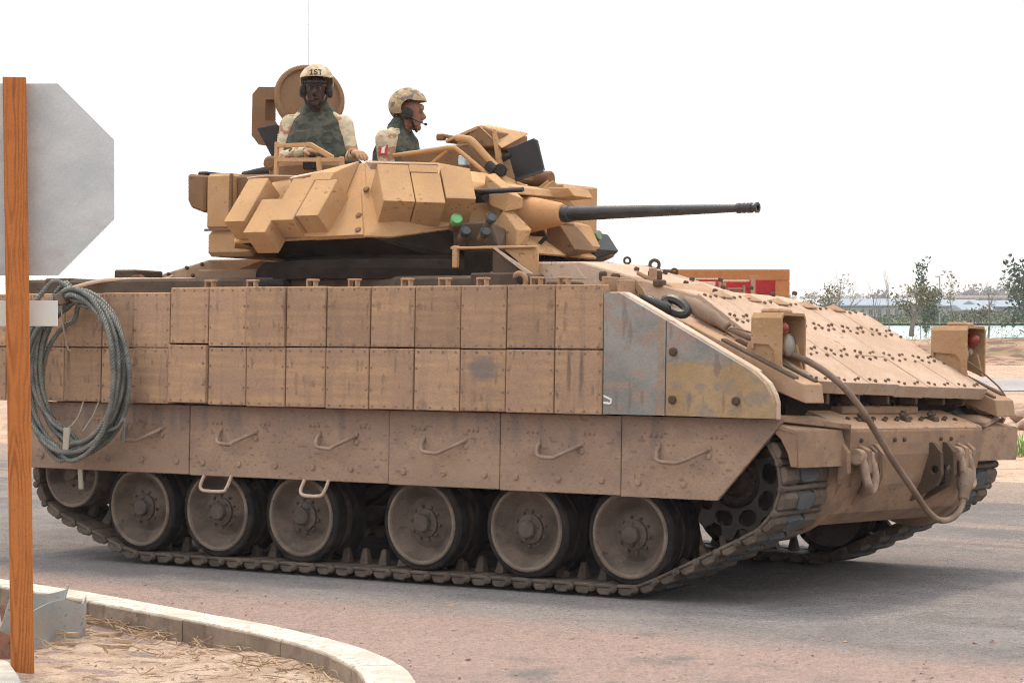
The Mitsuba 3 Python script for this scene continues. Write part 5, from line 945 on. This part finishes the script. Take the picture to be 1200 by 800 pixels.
def kx(u): return (u - 600) * sc
def kz(v): return CAM[2] + (358 - v) * sc
put(ST + '__roof', cat([fb(kx(808), kx(838), D2 - .1, D2 + 1.0, kz(335), kz(330)), fb(kx(806), kx(847), D2 - .05, D2 + .9, kz(327.5), kz(326)), fb(kx(845), kx(878), D2 - .05, D2 + .9, kz(330), kz(328))]), 'mat_cream')
put(ST + '__blue_panel', fb(kx(812), kx(841), D2, D2 + .05, kz(362), kz(335.2)), 'mat_blue')
put(ST + '__post', fb(kx(842), kx(845.5), D2 - .03, D2 + .07, -.05, kz(328)), 'mat_post'); put(ST + '__post', fb(kx(847), kx(851), D2 - .02, D2 + .08, -.05, kz(328)), 'mat_post')
put(ST + '__crate', cat([fb(kx(855), kx(871), D2 + .1, D2 + .6, kz(372), kz(339))]), 'mat_brownbox'); put(ST + '__crate_frame', cat([fb(kx(853), kx(873), D2 + .05, D2 + .65, kz(339), kz(337)), fb(kx(852.5), kx(855), D2 + .05, D2 + .65, -.05, kz(337)), fb(kx(871), kx(873.5), D2 + .05, D2 + .65, -.05, kz(334))]), 'mat_post')
lab(put('stall_post', cat([fb(kx(879), kx(884), D2 - .3, D2 - .2, -.05, kz(324.2)), fb(kx(877), kx(888), D2 - .31, D2 - .19, kz(324), kz(322.8))]), 'mat_post'), 'single brown post standing in front of the red stall', 'post')

# trees
def limbs(base, h, r0, n, spread, rs, up=.6, bend=.12, levels=2, sub=4, first=.35):
    """Tapered trunk with limbs and twigs; returns the mesh and the tips."""
    out, tips = [], []
    def grow(p, d, L_, r, lv):
        k = 5; P = [np.array(p, float)]; d = np.array(d, float) / np.linalg.norm(d)
        for i in range(k):
            d = d + rs.normal(0, bend, 3) + [0, 0, .04 * up]; d /= np.linalg.norm(d); P.append(P[-1] + d * L_ / k)
        out.append(tube(np.array(P), np.linspace(r, r * (.35 if lv < levels else .15), k + 1), 6 if lv == 0 else 4)); P = np.array(P)
        if lv < levels:
            m = n if lv == 0 else sub
            for i in range(m):
                t = first + (1 - first) * (i + rs.uniform(0, .9)) / m if lv == 0 else rs.uniform(.3, 1); t = min(t, .99); j = int(t * k); q = P[j] + (P[j + 1] - P[j]) * (t * k - j)
                a = rs.uniform(0, 2 * np.pi); dd = np.array([math.cos(a) * spread, math.sin(a) * spread, up * rs.uniform(.5, 1.2)])
                grow(q, dd + .4 * d, L_ * rs.uniform(.32, .55) * (1 if lv else (1.15 - .5 * t)), r * .45 * (1 - .4 * t), lv + 1)
        else: tips.extend([P[-1], P[-2], P[2]])
    grow(base, (0, 0, 1), h, r0, 0)
    return cat(out), np.array(tips)
def leaves(cs, per, size, sd, rs):
    n = len(cs) * per; c = np.repeat(cs, per, 0) + rs.normal(0, 1, (n, 3)) * sd
    a = rs.normal(0, 1, (n, 3)); a /= np.linalg.norm(a, axis=1, keepdims=True); b = np.cross(a, rs.normal(0, 1, (n, 3))); b /= np.linalg.norm(b, axis=1, keepdims=True) + 1e-9
    s = size * rs.uniform(.6, 1.4, (n, 1)); V = np.stack([c - a * s, c + b * s * .45, c + a * s, c - b * s * .45], 1).reshape(-1, 3)
    k = np.arange(n)[:, None] * 4; F = np.vstack([k + [0, 1, 2], k + [0, 2, 3]]); return trimesh.Trimesh(V, F, process=False)
def tree(key, label, u, d, v0, v1, width, rs, mats=('mat_bark', 'mat_leaf_dark'), leafy=3, leaf=.12, sd=.2, n=9, spread=.7, up=.7, r0=None, levels=2, sub=4, group=None, first=.3, z0=0.0, cat_='tree', clumps=None, bend=.12):
    k = nm(key); lab(k, label, cat_, group); base = far((u - 600) / 3125 * d, d, z0); h = CAM[2] + (358 - v1) / 3125 * d - z0; hh = h * .86
    m, tips = limbs(base, hh, r0 or h * .018, n, spread, rs, up, bend, levels, sub, first)
    V = m.vertices.copy()
    # fit width and height
    loc = (V - base) @ RT; wv = np.percentile(np.abs(loc), 99.5); want = width / 3125 * d / 2; f = min(want / wv, 3.0) if wv > 0 else 1; fz = h / ((V[:, 2] - base[2]).max() + (sd if leafy else 0))
    V = base + (V - base) * np.array([f, f, fz]); m.vertices = V; tips = base + (tips - base) * np.array([f, f, fz])
    put(k + '__trunk', m, mats[0])
    if leafy:
        if clumps: tips = tips[rs.random(len(tips)) < clumps]
        put(k + '__crown', leaves(tips, leafy, leaf, sd, rs), mats[1])
    return k
rs = np.random.default_rng(21)
tree('bare_bush', 'wide bare brown bush just right of the red stall', 958, 118, 365, 325, 70, rs, ('mat_twig', 'mat_leaf_brown'), 1, .06, .15, n=14, spread=1.0, up=.8, levels=3, sub=5, first=.05, cat_='bush', r0=.05)
tree('bare_bush', 'second bare bush behind the thin tall bare tree', 985, 128, 366, 330, 58, rs, ('mat_twig', 'mat_leaf_brown'), 0, n=13, spread=1.0, up=.8, levels=3, sub=4, first=.05, cat_='bush', r0=.05)
tree('bare_tree', 'thin tall bare tree rising among the bare bushes', 986, 110, 362, 313, 13, rs, ('mat_bark', 'mat_leaf_brown'), 0, n=7, spread=.5, up=1.1, first=.45, r0=.055, bend=.05)
tree('bare_tree', 'slender bare tree just left of the leaning sapling', 1027, 120, 372, 326, 22, rs, ('mat_bark', 'mat_leaf_brown'), 0, n=8, spread=.7, up=1.0, first=.4, r0=.045, bend=.08)
tree('bare_tree', 'bare tree with a forked top beside the brown leafed tree', 1043, 122, 390, 312, 20, rs, ('mat_bark', 'mat_leaf_brown'), 0, n=8, spread=.6, up=1.1, first=.5, r0=.05, bend=.07)
tree('broad_tree', 'low brownish green tree with a short forked trunk before the water', 1068, 130, 393, 333, 60, rs, ('mat_bark', 'mat_leaf_brown'), 5, .085, .17, n=9, spread=.95, up=.75, levels=2, sub=5, first=.35, r0=.10, z0=.24)
tree('narrow_tree', 'tall narrow dark tree with tufts of leaves up its stem', 1079, 140, 385, 301, 15, rs, ('mat_bark', 'mat_leaf_dark'), 9, .10, .14, n=16, spread=.5, up=.4, levels=1, first=.25, r0=.06, bend=.03, clumps=.75)
tree('creeper_bush', 'dense dark green climber at the foot of the narrow tree', 1085, 141, 372, 340, 22, rs, ('mat_bark', 'mat_leaf_dark'), 14, .11, .22, n=10, spread=.7, up=.6, levels=1, first=.1, cat_='bush')
tree('young_tree', 'young thin tree with sparse leaves right of the lamp post', 1115, 150, 372, 316, 18, rs, ('mat_bark', 'mat_leaf_brown'), 3, .10, .14, n=10, spread=.6, up=.8, levels=1, first=.3, r0=.06, bend=.05)
tree('bare_tree', 'bare forked sapling standing before the water at right', 1158, 115, 395, 327, 24, rs, ('mat_bark', 'mat_leaf_brown'), 0, n=6, spread=.55, up=1.2, first=.35, r0=.045, bend=.06)
tree('evergreen_tree', 'large dark green tree at the right edge of the view', 1207, 170, 376, 305, 54, rs, ('mat_bark', 'mat_leaf_dark'), 26, .18, .42, n=20, spread=.9, up=.35, levels=1, first=.08, r0=.16)
LFT = ('leftmost', 'second from left', 'third from left', 'fourth from left', 'fifth from left', 'middle', 'fifth from right', 'fourth from right', 'third from right', 'second from right', 'rightmost')
for i, (u, v1, w) in enumerate(sorted(((1128, 341, 22), (1141, 338, 18), (1158, 338, 22), (1170, 343, 20), (1181, 330, 24), (1098, 337, 14), (1090, 346, 18), (1106, 347, 16), (1030, 343, 16), (1120, 347, 18), (1072, 339, 12)))):
    tree('distant_tree', f'hazy grey green tree far behind the sheds, {LFT[i]} of its row', u, 820 + 24 * (i * 7 % 4), 366, v1, w, rs, ('mat_bark', 'mat_leaf_haze'), 10, .78, 1.0, n=11, spread=.7, up=.5, levels=1, first=.15, r0=.2, group='hazy trees far behind the sheds')
# lamp post
lp = far((1101 - 600) / 3125 * 200, 200); hz = CAM[2] + (358 - 325) / 3125 * 200
lab('street_lamp', 'tall slender street lamp standing beyond the water', 'street lamp')
put('street_lamp__pole', cyl(lp, lp + [0, 0, hz], .06, .04, 10), 'mat_lamp'); put('street_lamp__lamp_head', hullb([lp + RT * a + FW * b + [0, 0, hz + c] for a, b, c in ((.05, -.1, 0), (.05, .1, 0), (-.30, -.1, .02), (-.30, .1, .02), (-.28, 0, .10), (0, 0, .10))], .01), 'mat_lamp')
# hedge and scrub on the far bank
def strip_leaves(r0, r1, d, z1, n, size, rs, jit=2.5):
    r = rs.uniform(r0, r1, n); hgt = z1 * (.55 + .6 * meshkit.noise(np.stack([r * .25, 0 * r, 0 * r], 1), 3)); c = np.stack([r, d + rs.normal(0, jit, n), rs.uniform(0, 1, n) * hgt], 1)
    return leaves((MF[:3, :3] @ c.T).T + MF[:3, 3], 1, size, .05, rs)
lab(put('far_bank', sheet(-300, 500, 239, 420, 40, 12, lambda x, y: .15 + 0 * x), 'mat_hedge', False, MF), 'green far bank of the water', 'bank', kind='structure')
lab(put('bank_scrub', strip_leaves(10, 75, 246, 1.15, 12000, .15, rs), 'mat_leaf_green'), 'low green scrub along the far bank of the water', 'scrub', kind='stuff')
lab(put('berm_grass', strip_leaves(10, 30, 88, .95, 5000, .035, rs, 3.0), 'mat_dry_grass'), 'dry grass on the earth bank', 'dry grass', kind='stuff')
tree('bank_bush', 'bright green bush on the far bank left of the lamp post', 1093, 243, 376, 354, 16, rs, ('mat_bark', 'mat_leaf_green'), 14, .2, .3, n=8, spread=.7, up=.5, levels=1, first=.1, cat_='bush')
tree('bank_bush', 'olive bush on the far bank before the warm coloured shed', 1146, 244, 376, 360, 22, rs, ('mat_bark', 'mat_leaf_brown'), 12, .18, .3, n=8, spread=.8, up=.4, levels=1, first=.1, cat_='bush')
# sheds
def shed(key, label, u0, u1, d, vt, depth, wall, roof, nw, group=None):
    k = nm(key); lab(k, label, 'shed', group); r0, r1 = (u0 - 600) / 3125 * d, (u1 - 600) / 3125 * d; h = CAM[2] + (358 - vt) / 3125 * d; e = h * .72
    put(k + '__wall', fb(r0, r1, d, d + depth, -.1, e, .03), wall)
    m = hullb([(a, b, z) for a in (r0 - .3, r1 + .3) for b, z in ((d - .3, e), (d + depth / 2, h), (d + depth + .3, e), (d - .3, e - .12), (d + depth + .3, e - .12))], .02); m.apply_transform(MF); put(k + '__roof', m, roof)
    for i in range(nw):
        c = r0 + (r1 - r0) * (i + .5) / nw; w = (r1 - r0) / nw * .22
        wk = put(k + '__window', fb(c - w, c + w, d - .05, d + .05, e * .35, e * .75, .01), 'mat_window')
shed('long_shed', 'long low pale shed with a blue grey roof left of the bushy tree', 985, 1066, 290, 350, 12, 'mat_shed', 'mat_shed_roof', 8)
shed('long_shed', 'low pale blue shed between the lamp post and the young tree', 1108, 1150, 300, 351, 12, 'mat_shed', 'mat_shed_roof', 5)
shed('long_shed', 'warm brown low shed before the hazy trees', 1064, 1110, 315, 349, 12, 'mat_shed_warm', 'mat_shed', 5)
shed('long_shed', 'long white shed at right before the large dark tree', 1150, 1215, 285, 352, 12, 'mat_shed', 'mat_shed_roof', 7)
shed('long_shed', 'dull orange shed low behind the bank bush', 1130, 1162, 275, 357, 8, 'mat_shed_warm', 'mat_shed_roof', 4)
shed('long_shed', 'grey shed left of the long low shed behind the bare bushes', 940, 990, 310, 350, 12, 'mat_shed', 'mat_shed', 5)
lab('overpass', 'thin grey overpass line above the sheds', 'overpass')
put('overpass__deck', fb(90, 165, 620, 630, 3.5, 4.1, .05), 'mat_shed')
for i, r in enumerate(np.arange(92, 165, 9)): put('overpass__pier', fb(r, r + .8, 623, 627, -.1, 3.495, .05), 'mat_shed')
# far tree line
for i, u in enumerate(np.arange(880, 1230, 16)):
    tree('tree_line_tree', 'faint tree of the far tree line', u + rs.uniform(-5, 5), 1500 + 60 * rs.random(), 362, 350 - rs.uniform(0, 5), 20, rs, ('mat_bark', 'mat_leaf_haze'), 9, 1.5, 2.0, n=8, spread=.8, up=.4, levels=1, first=.1, r0=.2, group='faint trees of the far tree line')

# ------------------------------------------------------------------ hazy air
scene['haze_air'] = {'type': 'homogeneous', 'albedo': {'type': 'rgb', 'value': [.95, .95, .96]}, 'sigma_t': {'type': 'rgb', 'value': [  .00035, .00036, .00039]}}
scene['haze'] = {'type': 'cube', 'to_world': T().translate([0, 0, 6.4]).scale([3300, 3300, 7.6]), 'bsdf': {'type': 'null'}, 'interior': {'type': 'ref', 'id': 'haze_air'}}
scene['camera']['medium'] = {'type': 'ref', 'id': 'haze_air'}
lab('haze', 'pale dusty haze in the air', 'haze', kind='stuff')
